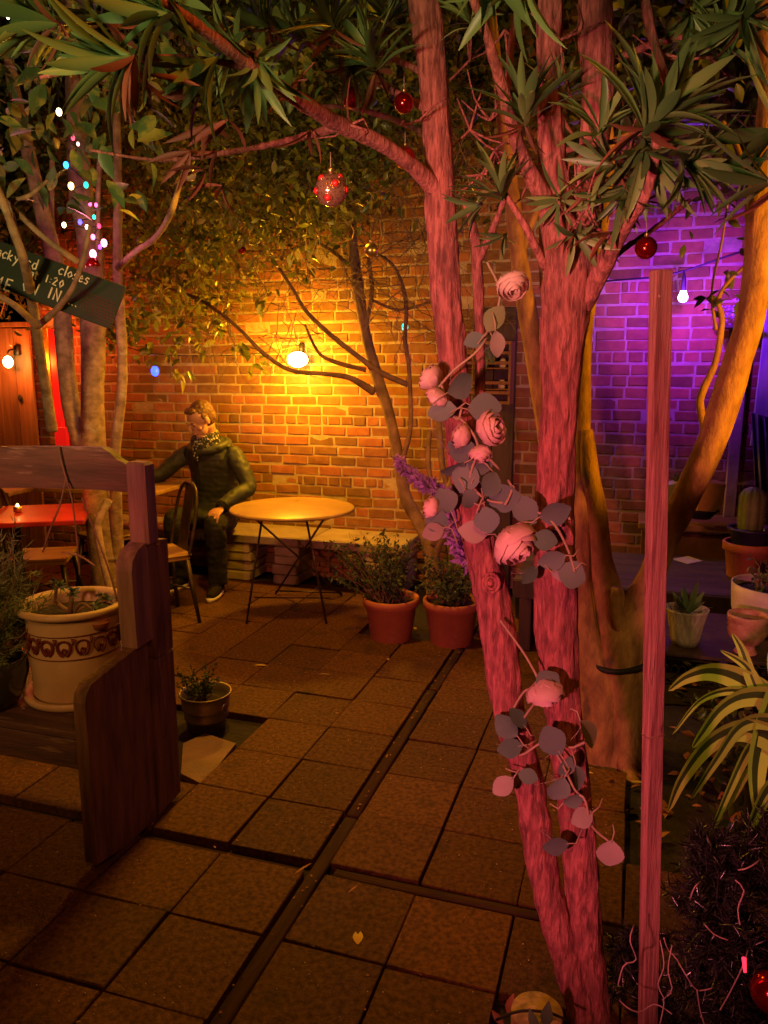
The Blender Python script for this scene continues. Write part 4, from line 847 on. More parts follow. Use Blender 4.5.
def rose(parent, c, r, ax):
    c = np.array(c); ax = np.array(ax, float); ax /= np.linalg.norm(ax); q = np.array(Vector(ax).to_track_quat('Z', 'Y').to_matrix())
    root = None
    for ring, (n_, rr, hh, tilt) in enumerate([(3, .42, .92, .0), (3, .66, .86, .10), (4, .86, .74, .5), (4, 1.0, .55, 1.1)]):
        b = MB()
        for k in range(n_):
            a0 = 2*PI*k/n_+ring*.7+rng.normal(0, .1); wd = 2*PI/n_*.75; V = []; nu, nv = 7, 6
            for i in range(nu):
                u = (i/(nu-1)-.5)*2
                for j in range(nv):
                    v = j/(nv-1); edge = 1-.28*abs(u)**2.4
                    hgt = -.55+v*edge*(hh+.55); rad = rr*math.sin(PI*(.10+(.66-.16*tilt)*v))*1.08
                    ang = a0+u*wd*(.35+.65*math.sin(min(1, v*1.4)*PI/2)); rad *= 1+.03*noise.noise((a0*3+u*2, v*3, ring))
                    V.append((rad*math.cos(ang), rad*math.sin(ang), hgt+.10*noise.noise((u*2+a0, v*2, 7.))))
            V = np.array(V)*r@q.T+c; F = [[i*nv+j, (i+1)*nv+j, (i+1)*nv+j+1, i*nv+j+1] for i in range(nu-1) for j in range(nv-1)]
            b.add(V, F)
        if root is None: root = b.build('rose', M_ROSE, parent)
        else: b.build('petal_ring', M_ROSE, root)
    b = MB(); b.ball(c-ax*r*.35, r*.32, 10); b.build('calyx', M_FERN, root)
for (x_, y_, s_, ax) in [(488, 429, 18, (.9, -.45, .25)), (512, 541, 25, (.75, -.45, -.65)), (544, 690, 20, (.35, -.35, -.9)), (432, 379, 14, (-.75, -.4, .6)), (438, 396, 12, (-.5, -.4, -.8)), (512, 283, 16, (.3, -.5, -.6)), (463, 437, 13, (-.8, -.5, .3)), (480, 452, 12, (.2, -.5, -.8)), (433, 508, 12, (-.8, -.4, .3))]:
    rose(gl, gp(x_, y_, .085), s_*1.72/FPX*.92, ax)
tag(gl)
lv = thing('lilac_garland', tuple(YP(440, 510, .2)), 'lilac artificial flower garland sagging behind the left leaning trunk', 'garland')
path = [YP(x_, y_, Y_) for x_, y_, Y_ in ((397, 460, .6), (410, 474, .55), (425, 484, .45), (440, 492, .3), (450, 506, .2), (456, 525, .1), (462, 548, .05), (466, 562, .0))]
b = MB(); b.tube(path, .003, 5, .02); b.build('stem', M_STEM, lv)
P_ = np.array(path); N = 900; tt = rng.uniform(0, len(path)-1.001, N); i_ = tt.astype(int); P = P_[i_]*(1-(tt-i_))[:, None]+P_[i_+1]*(tt-i_)[:, None]
wd = np.interp(tt, [0, 3, 5, 7], [.010, .018, .040, .025]); b = MB(); d = rdir(N); P = P+d*wd[:, None]*rng.random(N)[:, None]; b.scatter(L_IVY, P, d, rdir(N), rng.uniform(.016, .030, N)); b.build('flower_spike', M_LAV, lv)
# ================================================================== PERSON ON THE BENCH
def fuse(mb, name, m, parent, vox, smooth=4, disp=None):
    tmp = mb.build('tmp_shape', m, None, origin=(0, 0, 0)); rm = tmp.modifiers.new('r', 'REMESH'); rm.mode = 'VOXEL'; rm.voxel_size = vox
    if smooth: sm = tmp.modifiers.new('s', 'SMOOTH'); sm.iterations = smooth; sm.factor = .5
    bpy.context.view_layer.update(); dg = bpy.context.evaluated_depsgraph_get()
    me = bpy.data.meshes.new_from_object(tmp.evaluated_get(dg)); me.name = name
    n = len(me.vertices); co = np.empty(n*3); me.vertices.foreach_get('co', co); co = co.reshape(-1, 3)
    if disp:
        no = np.empty(n*3); me.vertices.foreach_get('normal', no); no = no.reshape(-1, 3)
        co = co+no*np.array([disp(p) for p in co])[:, None]
    co = co-np.array(parent.location); me.vertices.foreach_set('co', co.ravel())
    me.polygons.foreach_set('use_smooth', np.full(len(me.polygons), True)); me.materials.clear(); me.materials.append(m); me.update()
    bpy.data.objects.remove(tmp, do_unlink=True)
    o = bpy.data.objects.new(name, me); COL.objects.link(o); o.parent = parent; return o
A = lambda *v: np.array(v, float)
mn = thing('person', (-2.13, 2.95, .37), 'person in dark olive jacket and patterned scarf seated on the stone bench, looking down', 'person')
M_SKIN = mat('skin', (.52, .27, .18), (.45, .21, .14), 12, .55); M_HAIR = mat('short_brown_hair', (.16, .072, .032), (.08, .036, .017), 60, .65, .003, 120)
M_JACK = mat('olive_shell_jacket', (.040, .046, .025), (.024, .028, .016), 6, .60, .002, 40); M_TROU = mat('black_trousers', (.014, .012, .012), (.008, .007, .007), 9, .85)
M_SHOE = mat("dark_canvas_shoe", (.016, .012, .010), rough=.85, spec=.2); M_SOLE = mat('white_rubber_sole', (.66, .58, .48), rough=.6)
M_SCARF = mat('black_white_scarf', (.014, .014, .016), (.45, .42, .36), 55, .85, .002, 80, ramp=(.56, .60), detail=2)
HC = A(-2.105, 2.79, 1.225); f = A(-.38, -.80, -.50); f /= np.linalg.norm(f); sd = np.cross(f, [0, 0, 1.]); sd /= np.linalg.norm(sd); hu = np.cross(sd, f)
HR = np.stack([sd, f, hu], 1)                       # local: x = side, y = forward, z = up
def H(x, y, z): return HC+HR@A(x, y, z)
b = MB()
b.ball(H(0, -.018, .030), .086, 24, (.90, 1.10, 1.0), HR); b.ball(H(0, .030, -.040), .062, 20, (.92, .95, 1.15), HR); b.ball(H(0, .058, -.088), .030, 14, (1.1, .9, .9), HR)
b.tube([H(0, .085, .018), H(0, .108, -.018), H(0, .104, -.034)], [.008, .014, .010], 10, .008); b.ball(H(0, .078, .024), .016, 12, (2.1, .5, .35), HR)
for s_ in (-1, 1):
    b.ball(H(s_*.082, -.008, -.002), .030, 12, (.35, .65, 1.05), HR); b.ball(H(s_*.040, .058, -.028), .026, 12, (1, .7, .8), HR); b.ball(H(s_*.032, .076, .008), .010, 10, (1.3, .7, .8), HR)
b.ball(H(0, .088, -.057), .014, 10, (1.5, .6, .35), HR); b.ball(H(0, .086, -.066), .013, 10, (1.3, .6, .4), HR)
nb = A(-2.12, 2.93, 1.06)
b.tube([H(0, -.035, -.05), (H(0, -.03, -.09)+nb)/2, nb, nb-A(0, 0, .06)], [.055, .056, .062, .08], 16, .02)
hipL, hipR = A(-2.05, 3.01, .475), A(-2.27, 3.02, .475); kL, aL = A(-1.885, 2.57, .515), A(-1.90, 2.60, .085); kR, aR = A(-2.235, 2.60, .515), A(-2.245, 2.68, .085)
shL, shR = A(-1.915, 2.93, .965), A(-2.32, 2.93, .955); eL, wL = A(-1.775, 2.86, .745), A(-1.865, 2.645, .640); eR, wR = A(-2.47, 2.80, .815), A(-2.62, 2.655, .785)
torso = [A(-2.16, 3.02, .47), A(-2.155, 3.03, .62), A(-2.13, 3.01, .78), A(-2.115, 2.97, .92), A(-2.118, 2.945, 1.02)]
for c, sc in zip(torso, ((.15, .11, .10), (.135, .095, .12), (.145, .095, .12), (.155, .09, .10), (.11, .08, .07))): b.ball(c, 1, 20, sc)
b.tube([shR, eR, wR], [.034, .030, .027], 14, .03); b.tube([shL, eL, wL], [.034, .030, .027], 14, .03)
b.tube([hipL, kL, aL, aL-A(0, .09, .05)], [.078, .048, .030, .030], 14, .03); b.tube([hipR, kR, aR, aR-A(0, .09, .05)], [.078, .048, .030, .030], 14, .03)
def hand(b, wr, fwd, side, dn, curl, thumb_side):
    fwd = fwd/np.linalg.norm(fwd); side = side-fwd*(side@fwd); side /= np.linalg.norm(side); dn = dn-fwd*(dn@fwd)-side*(dn@side); dn /= np.linalg.norm(dn)
    Rm_ = np.stack([side, fwd, -dn], 1); b.ball(wr+fwd*.048, 1, 16, (.042, .056, .017), Rm_)
    for k, (o, ln) in enumerate(((-.033, .062), (-.011, .074), (.011, .078), (.033, .070))):
        o *= -thumb_side; p0 = wr+fwd*.085+side*o*.95; p1 = p0+fwd*ln*.45+side*o*.12+dn*ln*.15*curl; p2 = p1+fwd*ln*.30+dn*ln*.32*curl; p3 = p2+fwd*ln*.16+dn*ln*.34*curl
        b.tube([p0-fwd*.02, p0, p1, p2, p3], [.0095, .0098, .0092, .0085, .006], 10)
    t0 = wr+fwd*.025+side*thumb_side*.032; t1_ = t0+fwd*.030+side*thumb_side*.024+dn*.006; t2_ = t1_+fwd*.030+side*thumb_side*.006+dn*.010; b.tube([t0-side*thumb_side*.015, t0, t1_, t2_], [.012, .0125, .0105, .007], 10)
hand(b, A(-1.872, 2.632, .628), A(-.05, -.86, -.40), A(-1, 0, 0), A(0, -.45, -1.), 1.0, 1)
hand(b, wR, A(-.75, -.6, -.12), A(.6, -.75, 0), A(0, 0, -1), .5, 1)
fuse(b, 'body', M_SKIN, mn, .0045, 3)
# eyes: dark lid colour stands in for shade in the sockets
for s_ in (-1, 1):
    q = MB(); q.ball(H(s_*.032, .0805, .0045), .0095, 8, (1.5, .6, .60), HR); q.build('shaded_eyelid', mat('eye_shade', (.09, .04, .03), rough=.6), mn)
    q = MB(); q.tube([H(s_*.016, .093, .026), H(s_*.034, .090, .031), H(s_*.050, .078, .026)], [.0032, .0038, .002], 6); q.build('eyebrow', M_HAIR, mn)
q = MB(); q.ball(H(0, .0975, -.0615), .012, 10, (1.6, .35, .22), HR); q.build('lips', mat('lip', (.38, .14, .11), rough=.5), mn)
def jd(p): return .0055*noise.noise((p[0]*14, p[1]*14, p[2]*22))+.004*noise.noise((p[0]*34+3, p[1]*34, p[2]*40))
b = MB()
for a in range(1):
    b.ball(H(0, -.040, .047), .088, 26, (.93, 1.05, .95), HR); b.ball(H(0, -.060, .0), .074, 20, (1.05, .95, 1.0), HR); b.ball(H(.008, .034, .096), .036, 16, (1.7, 1.0, .62), HR)
    for s_ in (-1, 1): b.ball(H(s_*.072, -.010, .034), .026, 10, (.5, 1.1, 1.2), HR)
fuse(b, 'hair', M_HAIR, mn, .006, 2, lambda p: .005*noise.noise((p[0]*45, p[1]*45, p[2]*70)))
b = MB()
TS = np.array(((.195, .160, .085), (.188, .150, .10), (.190, .144, .10), (.205, .138, .10), (.165, .115, .075)))
for u in np.linspace(0, 3.999, 16): k = int(u); w_ = u-k; b.ball(torso[k]*(1-w_)+torso[k+1]*w_, 1, 24, TS[k]*(1-w_)+TS[k+1]*w_)
b.ball(A(-2.16, 2.95, .52), 1, 20, (.20, .20, .085))
b.tube([shL-A(.03, 0, -.01), shL, (shL+eL)/2+A(.012, 0, 0), eL, (eL+wL)/2, wL-A(0, .0, .0)], [.060, .070, .064, .060, .056, .048], 18, .02)
b.tube([shR+A(.03, 0, .01), shR, (shR+eR)/2-A(.012, 0, 0), eR, (eR+wR)/2, wR], [.060, .070, .064, .060, .056, .046], 18, .02)
b.tube([A(-2.235, 2.86, 1.015), A(-2.12, 2.80, 1.0), A(-2.01, 2.86, 1.025), A(-1.99, 2.97, 1.05), A(-2.12, 3.03, 1.065), A(-2.24, 2.97, 1.05), A(-2.235, 2.86, 1.015)], .034, 12, .03)
jk = fuse(b, 'jacket', M_JACK, mn, .007, 3, lambda p: .007*noise.noise((p[0]*12, p[1]*12, p[2]*9))+.0045*noise.noise((p[0]*26+3, p[1]*26, p[2]*30)))
q = MB(); zp = [A(-2.15, 2.795, .99), A(-2.175, 2.822, .90), A(-2.19, 2.856, .80), A(-2.20, 2.868, .70), A(-2.205, 2.84, .60)]; q.tube(zp, .005, 6, .02); q.build('zip', M_BLACK, jk)
q = MB(); q.tube([wL+A(.0, .01, .0), wL-A(0, .012, .006)], [.053, .051], 16); q.build('cuff', M_JACK, jk)
b = MB(); b.ball(A(-2.16, 3.02, .46), 1, 20, (.175, .15, .085))
b.tube([hipL, (hipL+kL)/2, kL, (kL+aL)/2, aL+A(0, 0, .0)], [.100, .090, .078, .070, .066], 18, .02); b.tube([hipR, (hipR+kR)/2, kR, (kR+aR)/2, aR], [.100, .090, .078, .070, .066], 18, .02)
fuse(b, 'trousers', M_TROU, mn, .008, 3, jd)
b = MB(); cc = A(-2.118, 2.89, 1.085)
for r_, z_, th_ in ((.082, .0, .030), (.078, .032, .026), (.088, -.03, .028)):
    b.tube([cc+A(r_*math.cos(a), r_*.95*math.sin(a)-.01, z_+.022*math.sin(a)) for a in np.linspace(0, 2*PI, 20)], th_, 12)
b.tube([A(-2.14, 2.80, 1.05), A(-2.15, 2.79, .98), A(-2.15, 2.80, .93)], [.035, .03, .02], 12, .02)
fuse(b, 'scarf', M_SCARF, mn, .006, 2, jd)
def shoe(a_, yaw):
    R = np.array(Matrix.Rotation(yaw, 3, 'Z')); b = MB()
    def L_(x, y, z): return A(a_[0], a_[1], 0)+R@A(x, y, z)
    b.tube([L_(0, .035, .055), L_(0, -.03, .060), L_(0, -.09, .050), L_(0, -.15, .040), L_(0, -.195, .034)], [.036, .044, .044, .040, .026], 16, .02); b.tube([L_(0, 0, .05), L_(0, .0, .105)], [.043, .045], 14)
    o = fuse(b, 'shoe', M_SHOE, mn, .006, 3)
    s2 = MB(); pr = []
    for t_ in np.linspace(0, 2*PI, 26)[:-1]: pr.append(tuple((R@A(.047*math.cos(t_)*(1 if math.sin(t_) < 0 else .88), -.075+.145*math.sin(t_), 0))[:2]+A(a_[0], a_[1])))
    s2.prism(pr, 2, .004, .032); s2.build('sole', M_SOLE, o)
shoe(aL, .22); shoe(aR, -.1)
# ================================================================== POTS ROUND THE YARD
def rim_pot(name, c, rt, rb, h, m, label, rimh=.05, lip=.012, cat='plant pot', n=40, soil=True, group=None):
    t = thing(name, tuple(c), label, cat, group)
    b = MB(); b.lathe([(.001, 0), (rb, 0), (rb+.003, .004), (rt-lip-.002, h-rimh), (rt, h-rimh+.004), (rt+.002, h-.006), (rt-.003, h), (rt-.018, h-.002), (rt-.022, h-.03), (rt-.03, h*.5)], c, n, wob=.01); b.build('pot_body', m, t)
    if soil: b = MB(); b.lathe([(.001, h-.028), (rt-.02, h-.034)], c, 24); b.build('potting_soil', M_SOIL, t)
    return t
def bushy(name, c, label, H_, W_, n, m=M_FERN, lt=L_OVAL, ls=(.015, .03), per=24, cat='plant', lean=(0, 0), up=.0):
    t = thing(name, tuple(c), label, cat); b = MB(); st = MB()
    for q in range(n):
        s0 = A(*c)+A(rng.normal(0, W_*.15), rng.normal(0, W_*.15), 0); e = s0+A(rng.normal(lean[0], W_*.5), rng.normal(lean[1], W_*.4), H_*rng.uniform(.4, 1.)); mid = (s0+e)/2+rng.normal(0, .015, 3)+A(0, 0, .02)
        st.tube([s0, mid, e], [.003, .002, .001], 4, .04, caps=False); tt = rng.uniform(.25, 1.05, per); P = s0+(e-s0)*tt[:, None]+rng.normal(0, .010, (per, 3))
        b.scatter(lt, P, rdir(per, -.1+up), rdir(per, .6), rng.uniform(*ls, per))
    b.build('foliage', m, t); st.build('stem', M_TWIG, t); return t
p1 = G(391, 637); p2 = G(451, 641); p1[2] = p2[2] = -.01
rim_pot('terracotta_pot', p1, .168, .118, .265, M_TERRA, 'left one of two terracotta pots on the paving before the wall shrub')
rim_pot('terracotta_pot', p2, .168, .120, .270, M_TERRA, 'terracotta pot holding bare brown stems, nearest the red leaning trunk')
bushy('potted_shrub', p1+A(-.02, .02, .23), 'feathery olive shrub growing in the left terracotta pot', .40, .30, 60, ls=(.018, .036), per=34, lean=(-.05, 0))
bushy('potted_shrub', p2+A(0, .0, .23), 'olive shrub with bare brown stalks in the terracotta pot by the red trunk', .30, .26, 44, ls=(.018, .036), per=30, up=.2)
rim_pot('black_nursery_pot', G(517, 640)+A(0, .45, 0), .10, .075, .20, M_BLACK, 'black plastic pot seen between the two leaning trunks')
rim_pot('dark_clay_pot', G(537, 640)+A(.05, .55, 0), .10, .08, .22, M_DTERRA, 'dark clay pot just right of the black plastic pot behind the trunks')
# right hand shelves
sh = thing('low_shelf', (1.2, 2.6, 0), 'low blue painted shelf glowing violet under the purple bulb', 'shelf')
for k in range(5):
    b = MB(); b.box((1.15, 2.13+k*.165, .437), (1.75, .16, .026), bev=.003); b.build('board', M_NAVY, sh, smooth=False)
for x_ in (.33, 1.15, 1.95):
    b = MB(); b.box((x_, 2.5, .21), (.07, .7, .42), bev=.004); b.build('leg', M_DARKWOOD, sh, smooth=False)
b = MB(); b.box((1.15, 2.04, .395), (1.75, .02, .10), bev=.003); b.build('front_apron', M_DARKWOOD, sh, smooth=False)
b = MB(); q = [G(*p_, .4525)[:2] for p_ in ((673, 559), (688, 556), (703, 561), (688, 564))]; b.prism([tuple(p_) for p_ in q], 2, .4515, .4535); tag(b.build('paper_card', M_PAPER, smooth=False), 'small pale card lying on the blue low shelf', 'card')
zl = YP(700, 523, 3.05)[2]
lg = thing('back_ledge', (1.4, 3.15, 0), 'brown timber ledge against the wall above the blue shelf', 'shelf')
b = MB(); b.box((1.42, 3.14, zl-.02), (1.0, .38, .04), bev=.004); b.build('board', M_TABLE, lg, smooth=False)
b = MB(); b.box((1.42, 3.0, zl/2-.03), (.96, .03, zl-.06), bev=.004); b.build('front_board', M_DTERRA, lg, smooth=False)
# terracotta pot with cactus
cpos = A(1.50, 2.48, .451)
rim_pot('terracotta_pot', cpos, .135, .10, .20, M_TERRA, 'terracotta pot under the cactus on the blue shelf, at the right edge', .05)
t = rim_pot('cactus_pot', cpos+A(0, 0, .171), .118, .085, .11, mat('dark_blue_plastic_pot', (.03, .028, .06), rough=.4), 'dark plastic pot holding the cactus, nested in the terracotta pot', .02)
t = thing('column_cactus', tuple(cpos+A(0, 0, .25)), 'round topped ribbed green cactus at the right edge', 'cactus')
b = MB(); V = []; n_, m_ = 64, 18; RBS = 9
for i in range(m_):
    u = i/(m_-1); r0 = .068*(1-.0*u)*math.sqrt(max(0, 1-max(0, (u-.72)/.285)**2.2))*(.85+.15*min(1, u*5)); z = u*.255
    for j in range(n_):
        a = 2*PI*j/n_; rr = r0*(1+.13*abs(math.cos(a*RBS/2))**.6-.09); V.append((rr*math.cos(a), rr*math.sin(a), z))
ii = np.arange(m_-1)[:, None]*n_; jj = np.arange(n_)[None]; j2 = (jj+1) % n_; b.add(A(*t.location)+np.array(V), np.stack([ii+jj, ii+j2, ii+n_+j2, ii+n_+jj], -1).reshape(-1, 4)); b.build('ribbed_stem', M_CACT, t)
b = MB()
for k in range(RBS):
    a = 2*PI*(k)/RBS+0
    for z in np.linspace(.02, .23, 14):
        c_ = A(*t.location)+A(.070*math.cos(a), .070*math.sin(a), z); d = rdir(4)*.5+A(math.cos(a), math.sin(a), .2)
        b.scatter(L_NEED, np.repeat(c_[None], 4, 0), d, rdir(4), np.full(4, .010))
b.build('spines', M_TRIM, t)
# iron plant stand with white pot, urn, aloe
st_ = thing('iron_plant_stand', (1.45, 1.35, 0), 'black iron plant stand with scroll work carrying white and pink pots', 'plant stand')
b = MB(); b.box((1.50, 1.42, .440), (.98, .62, .016), bev=.003); b.build('shelf_plate', M_DARKWOOD, st_, smooth=False)
for x_ in (1.03, 1.96):
    for y_ in (1.13, 1.70):
        b = MB(); b.tube([(x_, y_, 0), (x_, y_, .44)], .010, 8); b.build('leg', M_IRON, st_)
for k in range(6):
    b = MB(); c = A(1.09+k*.15, 1.105, .37)
    for s_ in (-1, 1): b.tube([c+A(s_*(.005+.055*u)*1.0-s_*.0+.022*math.cos(u*9)*s_, 0, .03*math.sin(u*9)-.0) for u in np.linspace(0, 1, 22)], .0035, 5, caps=False)
    b.build('scroll', M_IRON, st_)
for z_ in (.315, .425):
    b = MB(); b.tube([(1.02, 1.105, z_), (1.97, 1.105, z_)], .005, 6); b.build('rail', M_IRON, st_)
ac = A(1.115, 1.235, .449)
t = thing('carved_white_pot', tuple(ac), 'flared white pot with swirling carved grooves holding an aloe', 'plant pot')
b = MB(); nn = 56; pr = [(.001, 0), (.052, 0), (.060, .03), (.072, .10), (.084, .150), (.088, .158), (.082, .158), (.075, .13), (.001, .132)]; b.lathe(pr, ac, nn); o = b.build('pot_body', M_CARVED, t)
t = thing('spiky_aloe', tuple(ac+A(0, 0, .132)), 'small spiky aloe in the carved white pot', 'plant')
b = MB(); n_ = 22; d = rdir(n_, .9); d[:, 2] = np.abs(d[:, 2])+.25; b.scatter(L_LONG, np.repeat((ac+A(0, 0, .13))[None], n_, 0), d, np.repeat(A(0, 0, 1)[None], n_, 0)+rng.normal(0, .2, (n_, 3)), np.stack([rng.uniform(.10, .13, n_), rng.uniform(.09, .15, n_), rng.uniform(-.05, .03, n_)], 1)); b.build('leaves', M_SUCC, t)
wc = A(1.50, 1.52, .449)
t = thing('white_round_pot', tuple(wc), 'large plain white round pot at the right edge with small plants inside', 'plant pot')
b = MB(); b.lathe([(.001, 0), (.10, 0), (.14, .012), (.165, .04), (.182, .10), (.188, .17), (.190, .215), (.184, .217), (.178, .20), (.175, .12)], wc, 48); b.build('pot_body', M_WHITE, t)
b = MB(); b.lathe([(.001, .185), (.178, .18)], wc, 24); b.build('potting_soil', M_SOIL, t)
rim_pot('small_red_pot', wc+A(.07, -.05, .18), .066, .05, .06, mat('red_clay_dish', (.50, .07, .04), rough=.5), 'small red pot of brown chips inside the white round pot', .02)
bushy('jade_sprig', wc+A(-.075, -.02, .18), 'sprig with small light leaves rising from the white round pot', .15, .07, 7, M_SUCC, ls=(.018, .03), per=12)
uc = A(1.345, 1.20, .449)
t = thing('pink_urn', tuple(uc), 'crackled pink glazed urn on a foot in front of the white pot', 'urn')
b = MB(); b.lathe([(.001, 0), (.042, 0), (.046, .006), (.036, .02), (.034, .035), (.050, .05), (.070, .075), (.076, .10), (.072, .112), (.077, .120), (.073, .132), (.079, .140), (.080, .158), (.078, .166), (.072, .166), (.068, .15), (.06, .09)], uc, 44); b.build('urn_body', M_PINKC, t)
b = MB(); b.lathe([(.001, .130), (.066, .128)], uc, 20); b.build('potting_soil', M_SOIL, t)
# planters on the back ledge
pp = YP(703, 505, 3.02); t = thing('yellow_tin_planter', tuple(pp), 'bright yellow tilted tin planter on the ledge by the brick wall', 'planter')
b = MB(); R = np.array(Matrix.Rotation(.12, 3, 'Y')@Matrix.Rotation(.3, 3, 'Z')); b.box(pp+A(.02, 0, .06), (.15, .13, .19), R=R, bev=.006); b.build('tin', M_YCAN, t, smooth=False)
pp = YP(675, 498, 3.02); t = thing('pale_small_planter', tuple(pp), 'small pale planter with dark leaves left of the yellow tin', 'planter')
b = MB(); b.box(pp+A(0, 0, .05), (.13, .12, .11), R=np.array(Matrix.Rotation(-.25, 3, 'Y')), bev=.006); b.build('box', M_WHITE, t, smooth=False)
b = MB(); b.scatter(L_OVAL, np.repeat((pp+A(0, 0, .1))[None], 9, 0), rdir(9, .8), rdir(9), rng.uniform(.06, .10, 9)); b.build('leaves', M_LEAFD, t)
pp = YP(700, 518, 2.95); t = thing('black_bowl', tuple(pp), 'shallow black bowl under the yellow tin planter', 'bowl'); b = MB(); b.lathe([(.001, 0), (.06, 0), (.10, .05), (.105, .055), (.098, .05), (.06, .01), (.001, .01)], pp-A(0, 0, .0), 28); b.build('bowl', M_BLACK, t)
# right end of the wall
b = MB(); b.box((1.485, 3.36, 1.15), (.07, .05, 2.3), bev=.004); b.build('white_trim', M_TRIM, smooth=False)
tag(bpy.data.objects['white_trim'], 'peeling off white upright trim at the right end of the bricks', 'trim')
t = thing('violet_board', (2.05, 3.28, 1.1), 'violet lit painted board hanging at the right edge beside the white trim', 'panel')
for k in range(4):
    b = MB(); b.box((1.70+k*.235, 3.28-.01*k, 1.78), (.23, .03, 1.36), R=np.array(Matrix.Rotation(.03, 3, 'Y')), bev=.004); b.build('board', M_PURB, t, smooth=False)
t = thing('ribbed_sheet', (2.0, 3.1, .5), 'dark ribbed metal sheet leaning below the violet board', 'panel')
b = MB(); nx = 120; X_ = np.linspace(1.55, 2.5, nx); V = []
for x_ in X_:
    z_ = 1.32-(x_-1.55)*.28; dy = .018*math.sin(x_*150); V += [(x_+.10, 3.10+dy, .45), (x_, 3.20+dy, z_)]
b.add(V, [[2*q, 2*q+2, 2*q+3, 2*q+1] for q in range(nx-1)]); o = b.build('sheet', M_CORR, t); s_ = o.modifiers.new('thick', 'SOLIDIFY'); s_.thickness = .006
t = thing('wall_bracket_shelf', tuple(YP(733, 330, 3.25)), 'small dark bracket shelf, its lavender light put in as lilac blooms beside the leaning limb', 'shelf')
pp = YP(733, 327, 3.25); b = MB(); b.box(pp, (.22, .20, .02), bev=.003); b.box(pp+A(0, .06, -.09), (.03, .03, .16), bev=.003); b.build('shelf_board', M_DARKWOOD, t, smooth=False)
b = MB(); P = pp+rng.normal(0, .05, (70, 3))*[1, .6, 1]+A(0, 0, .09); b.scatter(L_IVY, P, rdir(70), rdir(70), rng.uniform(.02, .035, 70)); b.build('flecks', M_LAV, t)  # made-up lilac leaves stand in for lavender light on a dark object
# dark post and crate by the middle of the wall
t = thing('dark_timber_post', (-.10, 3.33, 0), 'wide dark timber upright on the wall behind the left leaning trunk', 'post')
for k in range(2):
    b = MB(); b.box((-.165+k*.15, 3.335, 1.0), (.146, .06, 2.0), bev=.004); b.build('board', M_DARKWOOD, t, smooth=False)
cr0 = YP(486, 404, 3.2); cr1 = YP(513, 341, 3.2)
t = thing('slatted_crate', tuple(A((cr0[0]+cr1[0])/2-.06, 3.2, cr0[2])), 'small slatted orange wood crate with jars, hung on the dark upright', 'crate')
x0_, x1_ = cr0[0]-.14, cr1[0]; z0_, z1_ = cr0[2], cr1[2]
for s_ in (x0_+.008, x1_-.008):
    b = MB(); b.box((s_, 3.22, (z0_+z1_)/2), (.016, .15, z1_-z0_), bev=.002); b.build('side', M_PLANK, t, smooth=False)
for z_ in np.linspace(z0_+.012, z1_-.012, 7)[[0, 1, 2, 4, 5, 6]]:
    b = MB(); b.box(((x0_+x1_)/2, 3.140, z_), (x1_-x0_, .010, .022), bev=.002); b.build('slat', M_PLANK, t, smooth=False)
for z_ in (z0_+.10, z0_+.24):
    b = MB(); b.box(((x0_+x1_)/2, 3.22, z_), (x1_-x0_-.034, .14, .010), bev=.002); b.build('shelf', M_PLANK, t, smooth=False)
for k_, (px_, py_, w_) in enumerate(((503, 356, 'small pale jar on the upper crate shelf'), (502, 375, 'small pale jar on the lower crate shelf'))):
    c_ = YP(px_, py_+4, 3.2); c_[2] = z0_+(.245 if k_ == 0 else .105); b = MB(); b.lathe([(.001, 0), (.024, 0), (.026, .01), (.026, .045), (.018, .052), (.018, .060), (.001, .060)], c_, 16); tag(b.build('jar', M_WHITE), w_, 'jar')
b = MB(); c_ = YP(483, 331, 3.0); b.scatter(L_OVAL, [c_, c_+A(.03, 0, .02), c_+A(.02, 0, -.14), c_+A(.04, 0, -.1)], [(-.3, 0, 1), (.6, -.2, .3), (-.3, -.2, -1), (.3, -.1, -1)], rdir(4)*.3+A(0, -1, 0), [.16, .13, .16, .12]); tag(b.build('broad_leaves', M_BIGLEAF), 'broad pale leaves in front of the slatted crate', 'leaf')
